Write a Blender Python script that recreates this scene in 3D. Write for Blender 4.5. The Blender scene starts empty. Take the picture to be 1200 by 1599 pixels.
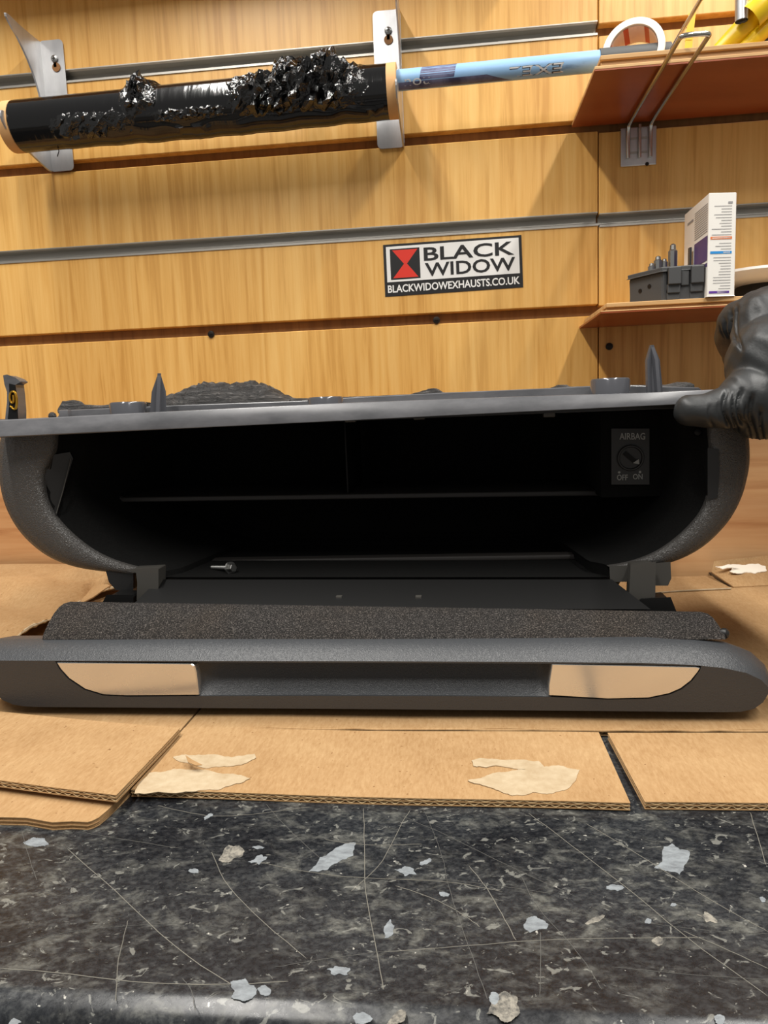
import bpy, bmesh, math, random
from mathutils import Vector, Matrix
random.seed(7)
S = bpy.context.scene
COL = S.collection

# ------------------------------------------------------------------ camera
FPX = 1130.0
YAW, PITCH, ROLL = 0.10241, 0.12919, 0.03888
EYE = Vector((0.0, 0.0, 0.19844))          # height above the worktop
WALL = 0.87313                             # distance of the slatted wall
_f = Vector((-math.sin(YAW)*math.cos(PITCH), math.cos(YAW)*math.cos(PITCH), -math.sin(PITCH)))
_r0 = Vector((math.cos(YAW), math.sin(YAW), 0)); _u0 = _r0.cross(_f)
_r = _r0*math.cos(ROLL) - _u0*math.sin(ROLL)
_u = _r0*math.sin(ROLL) + _u0*math.cos(ROLL)
cam_d = bpy.data.cameras.new('camera'); cam = bpy.data.objects.new('camera', cam_d); COL.objects.link(cam)
M = Matrix((( _r.x, _u.x, -_f.x, EYE.x), (_r.y, _u.y, -_f.y, EYE.y), (_r.z, _u.z, -_f.z, EYE.z), (0, 0, 0, 1)))
cam.matrix_world = M
cam_d.sensor_fit = 'VERTICAL'; cam_d.sensor_height = 24.0; cam_d.lens = 24.0*FPX/1599.0
cam_d.clip_start = 0.02; cam_d.clip_end = 50
S.camera = cam

# ------------------------------------------------------------------ light and exposure
w = bpy.data.worlds.new('world'); S.world = w; w.use_nodes = True
bg = w.node_tree.nodes['Background']; bg.inputs[0].default_value = (1.0, 0.97, 0.93, 1); bg.inputs[1].default_value = 0.30
def area(name, loc, target, sx, sy, power, col):
    d = bpy.data.lights.new(name, 'AREA'); d.shape = 'RECTANGLE'; d.size = sx; d.size_y = sy; d.energy = power; d.color = col
    o = bpy.data.objects.new(name, d); COL.objects.link(o); o.location = loc
    o.rotation_euler = (Vector(target)-Vector(loc)).to_track_quat('-Z', 'Y').to_euler()
    return o
# two fluorescent tubes hung over the bench, running front to back
def tube_light(x):
    o = area('ceiling_light', (x, .0, 1.40), (x, .0, 0), .07, 1.70, TUBE, (1, .965, .91)); return o
TUBE = 28.0
tube_light(.60); tube_light(-.47)
S.view_settings.view_transform = 'Standard'; S.view_settings.look = 'None'
S.view_settings.exposure = 0.08; S.view_settings.gamma = 1.0; S.view_settings.use_curve_mapping = False

# ------------------------------------------------------------------ pixel helpers (points at their own real distance)
def ray(px, py):
    return _f + _r*((px-600.0)/FPX) - _u*((py-799.5)/FPX)
def at(px, py, y=WALL):                    # on the vertical plane Y = y
    d = ray(px, py); return EYE + d*(y/d.y)
def onz(px, py, z=0.0):                    # on the horizontal plane Z = z
    d = ray(px, py); return EYE + d*((z-EYE.z)/d.z)
def onx(px, py, x):
    d = ray(px, py); return EYE + d*(x/d.x)
GO = Vector((-0.062, 0.445, 0.0)); GYAW = math.radians(-1.0)
GM = Matrix.Translation(GO) @ Matrix.Rotation(GYAW, 4, 'Z'); GI = GM.inverted()
_eg = GI @ EYE; _rg = GI.to_3x3()
def G(px, py, y):                          # glovebox frame, plane local y
    d = _rg @ ray(px, py); return _eg + d*((y-_eg.y)/d.y)
def Gp(px, py, p, n):                      # glovebox frame, any plane
    d = _rg @ ray(px, py); p = Vector(p); n = Vector(n); return _eg + d*((p-_eg).dot(n)/d.dot(n))
def Gz(px, py, z):
    d = _rg @ ray(px, py); return _eg + d*((z-_eg.z)/d.z)

# ------------------------------------------------------------------ materials
def lin(c):
    return tuple(((v/255)/12.92 if v/255 <= .04045 else ((v/255+.055)/1.055)**2.4) for v in c) + (1.0,)
MATS = {}
def mat(name, col, rough=.5, metal=0, spec=.5, coat=0):
    m = bpy.data.materials.new(name); m.use_nodes = True
    b = m.node_tree.nodes['Principled BSDF']
    b.inputs['Base Color'].default_value = lin(col); b.inputs['Roughness'].default_value = rough
    b.inputs['Metallic'].default_value = metal; b.inputs['Specular IOR Level'].default_value = spec
    if coat: b.inputs['Coat Weight'].default_value = coat
    MATS[name] = m; return m
class NT:
    def __init__(s, m): s.t = m.node_tree; s.b = s.t.nodes['Principled BSDF']
    def n(s, kind, **kw):
        x = s.t.nodes.new(kind)
        for k, v in kw.items():
            if k.startswith('i_'):
                x.inputs[k[2:].replace('_', ' ')].default_value = v
            else: setattr(x, k, v)
        return x
    def l(s, a, b): s.t.links.new(a, b)
    def pos(s, scale=(1, 1, 1), rot=(0, 0, 0)):
        g = s.n('ShaderNodeNewGeometry'); mp = s.n('ShaderNodeMapping')
        mp.inputs['Scale'].default_value = scale; mp.inputs['Rotation'].default_value = rot
        s.l(g.outputs['Position'], mp.inputs['Vector']); return mp.outputs['Vector']
    def noise(s, vec, scale, detail=4, rough=.55, dist=0):
        x = s.n('ShaderNodeTexNoise'); x.inputs['Scale'].default_value = scale; x.inputs['Detail'].default_value = detail
        x.inputs['Roughness'].default_value = rough; x.inputs['Distortion'].default_value = dist
        s.l(vec, x.inputs['Vector']); return x.outputs['Fac']
    def ramp(s, fac, stops):
        x = s.n('ShaderNodeValToRGB'); e = x.color_ramp.elements
        while len(e) < len(stops): e.new(.5)
        for q, (p, c) in zip(e, stops): q.position = p; q.color = lin(c) if max(c) > 1 or len(c) == 3 else c
        s.l(fac, x.inputs['Fac']); return x.outputs['Color']
    def mix(s, fac, a, b, mode='MIX'):
        x = s.n('ShaderNodeMix', data_type='RGBA', blend_type=mode)
        for sock, v in ((x.inputs['Factor'], fac), (x.inputs[6], a), (x.inputs[7], b)):
            if isinstance(v, (int, float)): sock.default_value = v
            elif isinstance(v, tuple): sock.default_value = v
            else: s.l(v, sock)
        return x.outputs[2]
    def bump(s, h, strength, dist):
        x = s.n('ShaderNodeBump'); x.inputs['Strength'].default_value = strength; x.inputs['Distance'].default_value = dist
        s.l(h, x.inputs['Height']); s.l(x.outputs['Normal'], s.b.inputs['Normal'])
    def color(s, c): s.l(c, s.b.inputs['Base Color'])
    def rough(s, c): s.l(c, s.b.inputs['Roughness'])

def wood(name, dark, mid, light, along, rough=.45, k=1.0):
    m = mat(name, mid, rough); t = NT(m)
    sc = {'z': (130*k, 130*k, 5.0*k), 'x': (3.5*k, 60*k, 60*k)}[along]
    v = t.pos(sc); a = t.noise(v, 1.0, 6, .6, .4)
    sc2 = {'z': (9*k, 9*k, .7*k), 'x': (.8*k, 9*k, 14*k)}[along]
    b = t.noise(t.pos(sc2), 1.0, 3, .5, .6)
    c1 = t.ramp(a, [(.36, dark), (.5, mid), (.66, light)])
    c2 = t.ramp(b, [(.3, dark), (.55, mid), (.75, light)])
    t.color(t.mix(.4, c1, c2)); t.bump(a, .08, .001); return m
OAK = wood('oak_laminate', (194, 139, 62), (223, 171, 92), (234, 188, 112), 'z', .38)
OAKBACK = wood('groove_backing', (120, 78, 36), (140, 95, 48), (150, 105, 55), 'z', .7)
PLY = wood('plywood_board', (168, 112, 66), (202, 152, 102), (214, 170, 122), 'x', .55)
SHELFRED = mat('shelf_laminate', (146, 72, 36), .32)
t = NT(SHELFRED); t.color(t.ramp(t.noise(t.pos((6, 20, 20)), 1, 3), [(.3, (138, 64, 30)), (.7, (156, 80, 42))]))
SHELFEDGE = wood('shelf_edge', (170, 128, 76), (200, 158, 104), (214, 178, 126), 'x', .6, 1.5)
SHELFTOP = wood('shelf_top', (150, 110, 64), (172, 130, 80), (186, 146, 96), 'x', .5)
ALU = mat('aluminium', (176, 172, 164), .42, .9)
ZINC = mat('zinc_plate', (196, 196, 196), .38, .85)
t = NT(ZINC); t.color(t.ramp(t.noise(t.pos((40, 40, 12)), 1, 4), [(.3, (176, 176, 178)), (.7, (212, 212, 212))]))
CHROMEWIRE = mat('chrome_wire', (205, 200, 190), .2, 1)
STEEL = mat('bolt_steel', (150, 150, 148), .3, 1)
SCREWBLK = mat('screw_dark', (40, 34, 28), .4, .6)
FILM = mat('black_stretch_film', (10, 10, 11), .13, 0, .6)
t = NT(FILM); h = t.noise(t.pos((60, 9, 9)), 1, 4, .6, .6); t.bump(h, .25, .002)
CRUMPLE = mat('crumpled_film', (7, 7, 7), .09, 0, .8)
t = NT(CRUMPLE); h = t.noise(t.pos((1, 1, 1)), 150, 3, .5, 1.0); t.bump(h, .5, .004)
CORE = mat('kraft_core', (206, 160, 106), .7)
BLUE = mat('blue_pole', (142, 182, 222), .35)
t = NT(BLUE); t.color(t.ramp(t.noise(t.pos((14, 60, 60)), 1, 5, .65), [(.28, (96, 128, 168)), (.4, (140, 180, 220)), (.7, (152, 192, 230))]))
NAVY = mat('navy_print', (70, 72, 104), .45)
t = NT(NAVY); t.color(t.ramp(t.noise(t.pos((50, 50, 50)), 1, 5), [(.4, (60, 60, 92)), (.62, (110, 112, 142))]))
GRIP = mat('dark_grip', (72, 74, 74), .6)
INKG = mat('grey_lettering', (64, 62, 64), .5); INKL = mat('pale_lettering', (150, 150, 146), .5); INKW = mat('white_lettering', (205, 205, 205), .5)
STK = mat('sticker_black', (22, 20, 20), .4); STW = mat('sticker_white', (228, 226, 222), .4); STR = mat('sticker_red', (214, 48, 30), .4)
WHITE = mat('white_card', (236, 232, 224), .5); TAPEW = mat('tape_white', (238, 234, 226), .35); TAPER = mat('tape_red', (196, 34, 44), .35); TAPEP = mat('tape_pink', (242, 220, 218), .35)
PURPLE = mat('purple_print', (76, 60, 112), .5); VIOLET = mat('violet_print', (92, 50, 150), .5); ORANGE = mat('orange_print', (226, 122, 66), .5); CYAN = mat('blue_print', (40, 140, 210), .5); GREYTXT = mat('grey_print', (150, 148, 148), .6)
YELLOW = mat('yellow_plastic', (226, 188, 20), .35)
CASE = mat('case_plastic', (66, 66, 66), .5)
def grained(name, col, rough, scale, strength, dist, spec=.5):
    m = mat(name, col, rough, 0, spec); t = NT(m); v = t.pos()
    x = t.n('ShaderNodeTexVoronoi', feature='DISTANCE_TO_EDGE'); x.inputs['Scale'].default_value = scale
    nz = t.n('ShaderNodeTexNoise'); nz.inputs['Scale'].default_value = scale*.6
    t.l(v, nz.inputs['Vector'])
    mm = t.n('ShaderNodeMix', data_type='VECTOR'); mm.inputs['Factor'].default_value = .006
    t.l(v, mm.inputs[4]); t.l(nz.outputs['Color'], mm.inputs[5]); t.l(mm.outputs[1], x.inputs['Vector'])
    t.bump(x.outputs['Distance'], strength, dist); return m
TRIM = grained('leather_grain_plastic', (70, 68, 66), .34, 560, .55, .0016)
COVER = grained('grey_soft_plastic', (57, 59, 62), .42, 620, .3, .0008)
DARKPL = mat('black_plastic', (26, 26, 26), .45)
LIDPL = mat('lid_inner_plastic', (13, 13, 13), .55, 0, .25)
HINGE = mat('hinge_plastic', (62, 60, 56), .5)
FELTBLK = mat('black_flock', (12, 12, 12), .95, 0, .15)
t = NT(FELTBLK); t.color(t.ramp(t.noise(t.pos(), 1400, 2), [(.35, (8, 8, 8)), (.7, (20, 20, 19))]))
FELT = mat('grey_flock', (80, 76, 72), .95, 0, .2)
t = NT(FELT); h = t.noise(t.pos(), 1150, 2, .7); h2 = t.noise(t.pos((1, 1, 1)), 16, 3, .6)
c = t.ramp(h, [(.37, (32, 31, 30)), (.54, (56, 54, 53)), (.67, (108, 104, 100))]); c2 = t.ramp(h2, [(.4, (196, 192, 190)), (.65, (214, 198, 182))])
t.color(t.mix(.7, c, c2, 'MULTIPLY')); t.bump(h, .5, .001)
BOSS = mat('glossy_nylon', (92, 93, 98), .16, .35)
FLANGE = mat('grey_nylon', (84, 85, 88), .3)
t = NT(FLANGE); t.color(t.ramp(t.noise(t.pos((20, 20, 60)), 1, 5, .65), [(.3, (70, 71, 74)), (.7, (104, 104, 107))]))
FOAM = mat('torn_foam', (40, 39, 38), .6)
t = NT(FOAM); h = t.noise(t.pos((55, 90, 260)), 1, 6, .7, 1.2); t.color(t.ramp(h, [(.35, (22, 22, 22)), (.55, (58, 56, 55)), (.72, (128, 124, 120))])); t.bump(h, 1.0, .006)
BRASS = mat('brass_clip', (212, 164, 60), .28, 1)
CHROME = mat('satin_chrome', (222, 221, 218), .2, .78)
t = NT(CHROME); r_ = t.ramp(t.noise(t.pos((30, 30, 60)), 1, 4), [(.3, (128, 128, 128)), (.8, (158, 158, 158))]); t.rough(r_)
GLOVE = mat('black_nitrile', (36, 38, 39), .46, 0, .5)
t = NT(GLOVE); h = t.noise(t.pos(), 220, 4, .6, .4); t.bump(h, .12, .002)
SWDARK = mat('switch_plastic', (34, 32, 30), .5); SWINK = mat('switch_lettering', (150, 150, 146), .6)

def cardboard(name, a, b, c):
    m = mat(name, b, .8, 0, .2); t = NT(m)
    n1 = t.noise(t.pos((1, 1, 1)), 14, 5, .6); fib = t.noise(t.pos((600, 160, 300)), 1, 3, .7)
    wv = t.n('ShaderNodeTexWave', wave_type='BANDS', bands_direction='X'); wv.inputs['Scale'].default_value = 26; wv.inputs['Distortion'].default_value = .8
    t.l(t.pos((1, .06, 1)), wv.inputs['Vector'])
    col = t.ramp(n1, [(.3, a), (.5, b), (.72, c)])
    col = t.mix(.16, col, t.ramp(fib, [(.3, (150, 110, 66)), (.7, (240, 206, 158))]))
    spk = t.noise(t.pos(), 420, 2, .5); col = t.mix(t.ramp(spk, [(.70, (0, 0, 0)), (.76, (255, 255, 255))]), col, lin((120, 84, 50)))
    st = t.noise(t.pos(), 26, 4, .6); col = t.mix(t.ramp(st, [(.62, (0, 0, 0)), (.85, (130, 130, 130))]), col, lin((150, 118, 82)))
    t.color(col); t.bump(wv.outputs['Fac'], .10, .0015); return m
CARD = cardboard('cardboard_brown', (149, 115, 76), (160, 126, 86), (169, 137, 97))
CARDEDGE = mat('cardboard_cut_edge', (216, 190, 146), .85, 0, .2)
CARDTORN = mat('torn_paper', (214, 190, 152), .9, 0, .1)
t = NT(CARDTORN); t.color(t.ramp(t.noise(t.pos(), 120, 5, .7), [(.3, (168, 147, 117)), (.7, (188, 171, 143))]))
PAPERW = mat('white_paper_torn', (238, 228, 212), .9, 0, .1)

GRAN = mat('worktop_laminate', (44, 46, 50), .3, 0, .5)
t = NT(GRAN)
rot = (0, 0, math.radians(-28))
A = t.noise(t.pos((62, 105, 60), rot), 1, 9, .68, .5); Bn = t.noise(t.pos((260, 380, 200), rot), 1, 6, .72, .3); Cn = t.noise(t.pos((12, 20, 9), rot), 1, 3, .5, .6)
base = t.ramp(Bn, [(.34, (31, 34, 39)), (.5, (52, 55, 59)), (.68, (90, 92, 92))])
pt = t.ramp(A, [(.50, (0, 0, 0)), (.545, (120, 120, 120)), (.66, (225, 225, 225))])
pale = t.ramp(Bn, [(.3, (86, 87, 84)), (.7, (160, 160, 151))])
col = t.mix(pt, base, pale)
dk = t.ramp(Cn, [(.35, (170, 170, 176)), (.62, (255, 255, 255))]); col = t.mix(1.0, col, dk, 'MULTIPLY'); col = t.mix(1.0, col, (.62, .62, .62, 1), 'MULTIPLY')
E2 = t.noise(t.pos((130, 190, 120), rot), 1, 4, .6, 1.0); col = t.mix(t.ramp(E2, [(.615, (0, 0, 0)), (.65, (190, 190, 190))]), col, lin((140, 140, 133)))
dots = t.noise(t.pos(), 330, 2, .5); col = t.mix(t.ramp(dots, [(.735, (0, 0, 0)), (.76, (255, 255, 255))]), col, lin((170, 168, 160)))
t.color(col); rr = t.ramp(Bn, [(.3, (130, 130, 130)), (.8, (165, 165, 165))]); t.rough(rr); t.bump(Bn, .05, .001)
SCRATCH = mat('pale_scratch', (112, 109, 100), .7); SCRATCHD = mat('faint_scratch', (84, 83, 79), .6)
FLECK = mat('pale_blue_paint', (138, 143, 147), .6); FLECKB = mat('beige_fleck', (118, 114, 104), .7)
t = NT(FLECKB); t.color(t.ramp(t.noise(t.pos(), 260, 5, .7), [(.38, (70, 69, 66)), (.6, (142, 137, 126))]))
t = NT(FLECK); t.color(t.ramp(t.noise(t.pos((1, 2, 1)), 160, 5, .7), [(.3, (98, 102, 106)), (.6, (134, 140, 144))]))
FLOOR = mat('concrete_floor', (120, 116, 110), .7)

# ------------------------------------------------------------------ mesh helpers
def wl(o):                                  # world location of an unrotated parent chain
    v = Vector((0, 0, 0))
    while o is not None: v = v + o.location; o = o.parent
    return v
def tag(o, label=None, cat=None, group=None, kind=None):
    if label: o['label'] = label
    if cat: o['category'] = cat
    if group: o['group'] = group
    if kind: o['kind'] = kind
    return o
def thing(name, loc, label, cat, group=None):
    o = bpy.data.objects.new(name, None); COL.objects.link(o); o.location = loc; o.empty_display_size = .02
    return tag(o, label, cat, group)
def finish(name, bm, m, parent=None, smooth=None, bevel=0, segs=2, local=False):
    bmesh.ops.remove_doubles(bm, verts=bm.verts, dist=1e-6)
    if bevel:
        es = [e for e in bm.edges if len(e.link_faces) == 2 and e.calc_face_angle(0) > .5]
        bmesh.ops.bevel(bm, geom=es, offset=bevel, segments=segs, affect='EDGES', clamp_overlap=True, profile=.5)
    bmesh.ops.recalc_face_normals(bm, faces=bm.faces)
    me = bpy.data.meshes.new(name)
    if parent is not None: off = Vector((0, 0, 0)) if local else wl(parent)
    else:
        co = [v.co for v in bm.verts]
        off = Vector(((min(c.x for c in co)+max(c.x for c in co))/2, (min(c.y for c in co)+max(c.y for c in co))/2, min(c.z for c in co)))
    for v in bm.verts: v.co -= off
    bm.to_mesh(me); bm.free()
    o = bpy.data.objects.new(name, me); COL.objects.link(o)
    if parent is not None: o.parent = parent
    else: o.location = off
    ms = m if isinstance(m, (list, tuple)) else [m]
    for q in ms: me.materials.append(q)
    if smooth is not None:
        for p in me.polygons: p.use_smooth = True
        me.set_sharp_from_angle(angle=math.radians(smooth))
    return o
def bm_new(): return bmesh.new()
def add(bm, vs, fs, mi=0):
    v = [bm.verts.new(p) for p in vs]
    for f in fs:
        try: q = bm.faces.new([v[i] for i in f]); q.material_index = mi
        except ValueError: pass
    return v
def box(bm, a, b, mi=0):
    (x0, y0, z0), (x1, y1, z1) = a, b
    add(bm, [(x0,y0,z0),(x1,y0,z0),(x1,y1,z0),(x0,y1,z0),(x0,y0,z1),(x1,y0,z1),(x1,y1,z1),(x0,y1,z1)],
        [(0,3,2,1),(4,5,6,7),(0,1,5,4),(1,2,6,5),(2,3,7,6),(3,0,4,7)], mi)
def loft(bm, rings, closed=True, cap=True, mi=0):
    n = len(rings[0]); vs = [[bm.verts.new(p) for p in r] for r in rings]
    for a, b in zip(vs, vs[1:]):
        for i in range(n if closed else n-1):
            j = (i+1) % n
            try: f = bm.faces.new((a[i], a[j], b[j], b[i])); f.material_index = mi
            except ValueError: pass
    if cap:
        for r in (vs[0], vs[-1]):
            try: f = bm.faces.new(r); f.material_index = mi
            except ValueError: pass
    return vs
def prism(bm, poly, d, mi=0):               # a planar polygon (3-D points) pushed along d
    d = Vector(d); loft(bm, [[Vector(p) for p in poly], [Vector(p)+d for p in poly]], True, True, mi)
def frame_of(t):
    t = t.normalized(); a = Vector((0, 0, 1)) if abs(t.z) < .9 else Vector((1, 0, 0))
    n = t.cross(a).normalized(); return n, t.cross(n).normalized()
def tube(bm, pts, r, n=10, mi=0, cap=True):
    pts = [Vector(p) for p in pts]; rings = []
    rs = r if isinstance(r, (list, tuple)) else [r]*len(pts)
    n0 = None
    for i, p in enumerate(pts):
        t_ = (pts[min(i+1, len(pts)-1)]-pts[max(i-1, 0)]).normalized()
        if n0 is None: n0, _ = frame_of(t_)
        n0 = (n0 - t_*n0.dot(t_)).normalized(); b = t_.cross(n0)
        rings.append([p + (n0*math.cos(2*math.pi*k/n)+b*math.sin(2*math.pi*k/n))*rs[i] for k in range(n)])
    loft(bm, rings, True, cap, mi)
def lathe(bm, c, axis, prof, n=28, mi=0, cap=True):   # prof: (distance along axis, radius)
    c = Vector(c); axis = Vector(axis).normalized(); u, v = frame_of(axis)
    loft(bm, [[c + axis*h + (u*math.cos(2*math.pi*k/n)+v*math.sin(2*math.pi*k/n))*r for k in range(n)] for h, r in prof], True, cap, mi)
def arc(pts, n=5):                          # rounded path through bends (Chaikin)
    pts = [Vector(p) for p in pts]
    for _ in range(n):
        q = [pts[0]]
        for a, b in zip(pts, pts[1:]): q += [a*.75+b*.25, a*.25+b*.75]
        q.append(pts[-1]); pts = q
    return pts
def slab(bm, fn, us, vs, t, mi=0):          # a sheet z = fn(u,v) -> point, thickness t downwards
    nu, nv = len(us), len(vs)
    top = [[bm.verts.new(fn(u, v)) for v in vs] for u in us]
    bot = [[bm.verts.new(Vector(fn(u, v)) - Vector((0, 0, t))) for v in vs] for u in us]
    def q(*a):
        f = bm.faces.new(a); f.material_index = mi
    for i in range(nu-1):
        for j in range(nv-1):
            q(top[i][j], top[i+1][j], top[i+1][j+1], top[i][j+1]); q(bot[i][j], bot[i][j+1], bot[i+1][j+1], bot[i+1][j])
    for i in range(nu-1):
        q(top[i][0], bot[i][0], bot[i+1][0], top[i+1][0]); q(top[i][-1], top[i+1][-1], bot[i+1][-1], bot[i][-1])
    for j in range(nv-1):
        q(top[0][j], top[0][j+1], bot[0][j+1], bot[0][j]); q(top[-1][j], bot[-1][j], bot[-1][j+1], top[-1][j+1])
def lerp(a, b, t): return a+(b-a)*t
def lin_n(a, b, n): return [lerp(a, b, i/(n-1)) for i in range(n)]
def text_mesh(s, bold=0.0):
    c = bpy.data.curves.new('lettering', 'FONT'); c.body = s; c.size = 1; c.offset = bold; c.resolution_u = 3
    o = bpy.data.objects.new('lettering', c); COL.objects.link(o)
    dg = bpy.context.evaluated_depsgraph_get(); me = bpy.data.meshes.new_from_object(o.evaluated_get(dg))
    vs = [v.co.copy() for v in me.vertices]; fs = [tuple(p.vertices) for p in me.polygons]
    bpy.data.objects.remove(o); bpy.data.curves.remove(c); bpy.data.meshes.remove(me)
    x0 = min(v.x for v in vs); x1 = max(v.x for v in vs); y0 = min(v.y for v in vs); y1 = max(v.y for v in vs)
    return [((v.x-x0)/(x1-x0), (v.y-y0)/(y1-y0)) for v in vs], fs
def lettering(name, s, fn, m, parent, bold=0.0, local=False):
    uv, fs = text_mesh(s, bold); bm = bm_new(); add(bm, [fn(u, v) for u, v in uv], fs)
    return finish(name, bm, m, parent, local=local)
def quadmap(a, b, c, d, off=Vector((0, 0, 0))):       # bl, br, tr, tl
    a, b, c, d = map(Vector, (a, b, c, d))
    return lambda u, v: a*(1-u)*(1-v)+b*u*(1-v)+c*u*v+d*(1-u)*v+off
# ================================================================== the setting
WB = thing('wall_back', (0, WALL, 0), None, None); WB['kind'] = 'structure'
WB['label'] = 'oak laminate slatted wall panel with metal groove rails above the worktop'
SEAM = at(935, 300).x
ZG = [EYE.z + .41323 - .1*i for i in range(-1, 3+1)]      # groove heights
GAP = .0062
edges = [ZG[0]+.1] + ZG + [.203-GAP]
bm = bm_new(); box(bm, (-1.3, WALL+.012, -.02), (1.3, WALL+.024, .95)); finish('backing_panel', bm, OAKBACK, WB)
for zt, zb in zip(edges, edges[1:]):
    for x0, x1, dz in ((-1.3, SEAM-.0006, 0), (SEAM+.0006, 1.3, -.0018)):
        bm = bm_new(); box(bm, (x0, WALL, zb+GAP+dz), (x1, WALL+.012, zt-GAP+dz)); finish('slat_board', bm, OAK, WB, bevel=.0008, segs=1)
def rail(x0, x1, z):
    bm = bm_new(); g = GAP
    prof = [(-.0012, -g-.0012), (-.0012, -g+.0012), (.0008, -g+.0022), (.010, -g+.0026), (.0106, g-.0016), (.0012, g-.0010), (-.0010, g+.0004), (-.0010, g+.0014), (.0118, g-.0001), (.0118, -g+.0001), (.0, -g-.0012)]
    loft(bm, [[(x, WALL+a, z+b) for a, b in prof] for x in (x0, x1)])
    return finish('groove_rail', bm, ALU, WB)
rail(-1.3, SEAM-.001, ZG[1]); rail(-1.3, SEAM-.001, ZG[3]); rail(SEAM+.001, 1.3, ZG[3]-.0018)
for px, py, m_ in ((682, 500, SCREWBLK), (330, 522, SCREWBLK), (952, 541, SCREWBLK)):
    p = at(px, py, WALL-.0005); bm = bm_new()
    lathe(bm, p, (0, -1, 0), [(-.004, .003), (0, .0042), (.0012, .004), (.0016, .002)], 16)
    box(bm, (p.x-.0022, p.y-.0024, p.z-.0004), (p.x+.0022, p.y-.0014, p.z+.0004))
    finish('wall_screw', bm, m_, WB, 40)
lb = bm_new(); box(lb, (-1.3, WALL-.014, .0), (1.3, WALL-.0005, .202))
tag(finish('trim_1', lb, PLY, bevel=.001), 'horizontal grained wooden upstand board along the back of the worktop', kind='structure')
lg = bm_new(); box(lg, (-1.3, WALL-.058, ZG[0]-.006), (.10, WALL-.0005, ZG[0]+.014))
tag(finish('trim_2', lg, OAK, bevel=.001), 'narrow oak ledge on the slatted wall above the film roll', kind='structure')
fl = bm_new(); box(fl, (-2.2, -1.8, -.94), (2.2, WALL+.02, -.90))
tag(finish('floor', fl, FLOOR), 'grey concrete workshop floor under the bench', kind='structure')

# worktop with a rounded front edge
WT = thing('worktop', (0, .54, -.04), 'black granite-effect laminate worktop, scratched, with a rounded front edge', 'worktop')
Y0 = .2135; R = .010; prof = []
for k in range(9):
    a = math.pi/2*k/8; prof.append((Y0+R-R*math.sin(a), -R+R*math.cos(a)))
for k in range(5):
    a = math.pi/2*k/4; prof.append((Y0+R-R*math.cos(a), -.04+R-R*math.sin(a)))
prof += [(WALL-.0145, -.04), (WALL-.0145, 0)]
bm = bm_new(); loft(bm, [[(x, y, z) for y, z in prof] for x in (-1.2, 1.2)]); finish('worktop_slab', bm, GRAN, WT, 40)
bm = bm_new(); box(bm, (-1.18, .27, -.9), (1.18, WALL-.02, -.0402)); finish('carcass', bm, CASE, WT)
def strip(bm, pts, w, z=.00012):
    P = [onz(x, y, z) for x, y in pts]; n = len(P)
    for i, (a, b) in enumerate(zip(P, P[1:])):
        d = (b-a).normalized(); s = Vector((-d.y, d.x, 0))*w*.5
        wa = .35 if i == 0 else 1; wb = .35 if i == n-2 else 1
        dn = Vector((0, 0, -.0001))
        add(bm, [a-s*wa, b-s*wb, b+s*wb, a+s*wa, a-s*wa+dn, b-s*wb+dn, b+s*wb+dn, a+s*wa+dn], [(0,1,2,3),(0,4,5,1),(2,6,7,3),(1,5,6,2),(3,7,4,0)])
SCR = [([(247,1258),(290,1268),(340,1276),(400,1271),(485,1260)],1),([(105,1325),(190,1400),(285,1490),(362,1537)],1.1),([(0,1512),(90,1518),(220,1535),(360,1538),(450,1532)],1.1),
 ([(330,1330),(352,1380),(400,1430),(478,1496)],1),([(568,1262),(570,1330),(569,1380),(585,1470),(600,1545)],1.1),([(640,1265),(620,1300),(596,1350),(548,1392)],1),
 ([(507,1310),(560,1320),(660,1318)],1),([(402,1345),(480,1362),(560,1371),(700,1375),(785,1392)],.9),([(733,1352),(765,1392),(787,1432),(806,1468)],1.2),
 ([(618,1383),(680,1403),(720,1425),(750,1447)],1),([(600,1486),(700,1479),(860,1466),(1100,1464)],.9),([(826,1270),(900,1325),(985,1390),(1080,1470),(1200,1555)],1.1),
 ([(915,1285),(1000,1335),(1100,1400),(1200,1455)],1),([(1172,1268),(1185,1310),(1197,1350)],1.1),([(1068,1454),(1130,1480),(1200,1512)],1),
 ([(700,1380),(715,1430),(740,1500),(762,1560)],.8),([(810,1360),(840,1420),(900,1480),(940,1545)],.8),([(845,1455),(845,1500),(843,1555)],.8),
 ([(200,1437),(190,1475),(183,1510),(181,1565)],.9),([(415,1255),(450,1295),(500,1340)],.8),([(630,1275),(690,1300),(780,1345),(900,1400)],.8),
 ([(34,1297),(45,1340),(58,1375)],.8),([(130,1300),(200,1312),(285,1325)],.8),([(285,1527),(300,1545),(305,1580)],.8),([(0,1480),(120,1450),(280,1441)],.5),
 ([(430,1510),(500,1498),(600,1485)],.7),([(660,1260),(690,1330),(700,1380)],.6),([(960,1510),(1080,1522),(1200,1530)],.6),([(600,1372),(720,1374),(860,1395)],.7),([(1000,1440),(1120,1455),(1200,1458)],.6)]
for i, (pts, w_) in enumerate(SCR):
    bm = bm_new(); P = [Vector((x, y, 0)) for x, y in pts]; P = arc(P, 2)
    strip(bm, [(p.x+random.uniform(-.7, .7), p.y+random.uniform(-.5, .5)) for p in P], .00026*w_); finish('scratch', bm, SCRATCH if w_ >= .9 else SCRATCHD, WT)
def blob(cx, cy, rx, ry, rot, n, jag, seed):
    rnd = random.Random(seed); out = []
    for k in range(n):
        a = 2*math.pi*k/n; r = 1+rnd.uniform(-jag, jag); x = rx*r*math.cos(a); y = ry*r*math.sin(a)
        out.append((cx+x*math.cos(rot)-y*math.sin(rot), cy+x*math.sin(rot)+y*math.cos(rot)))
    return out
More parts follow.
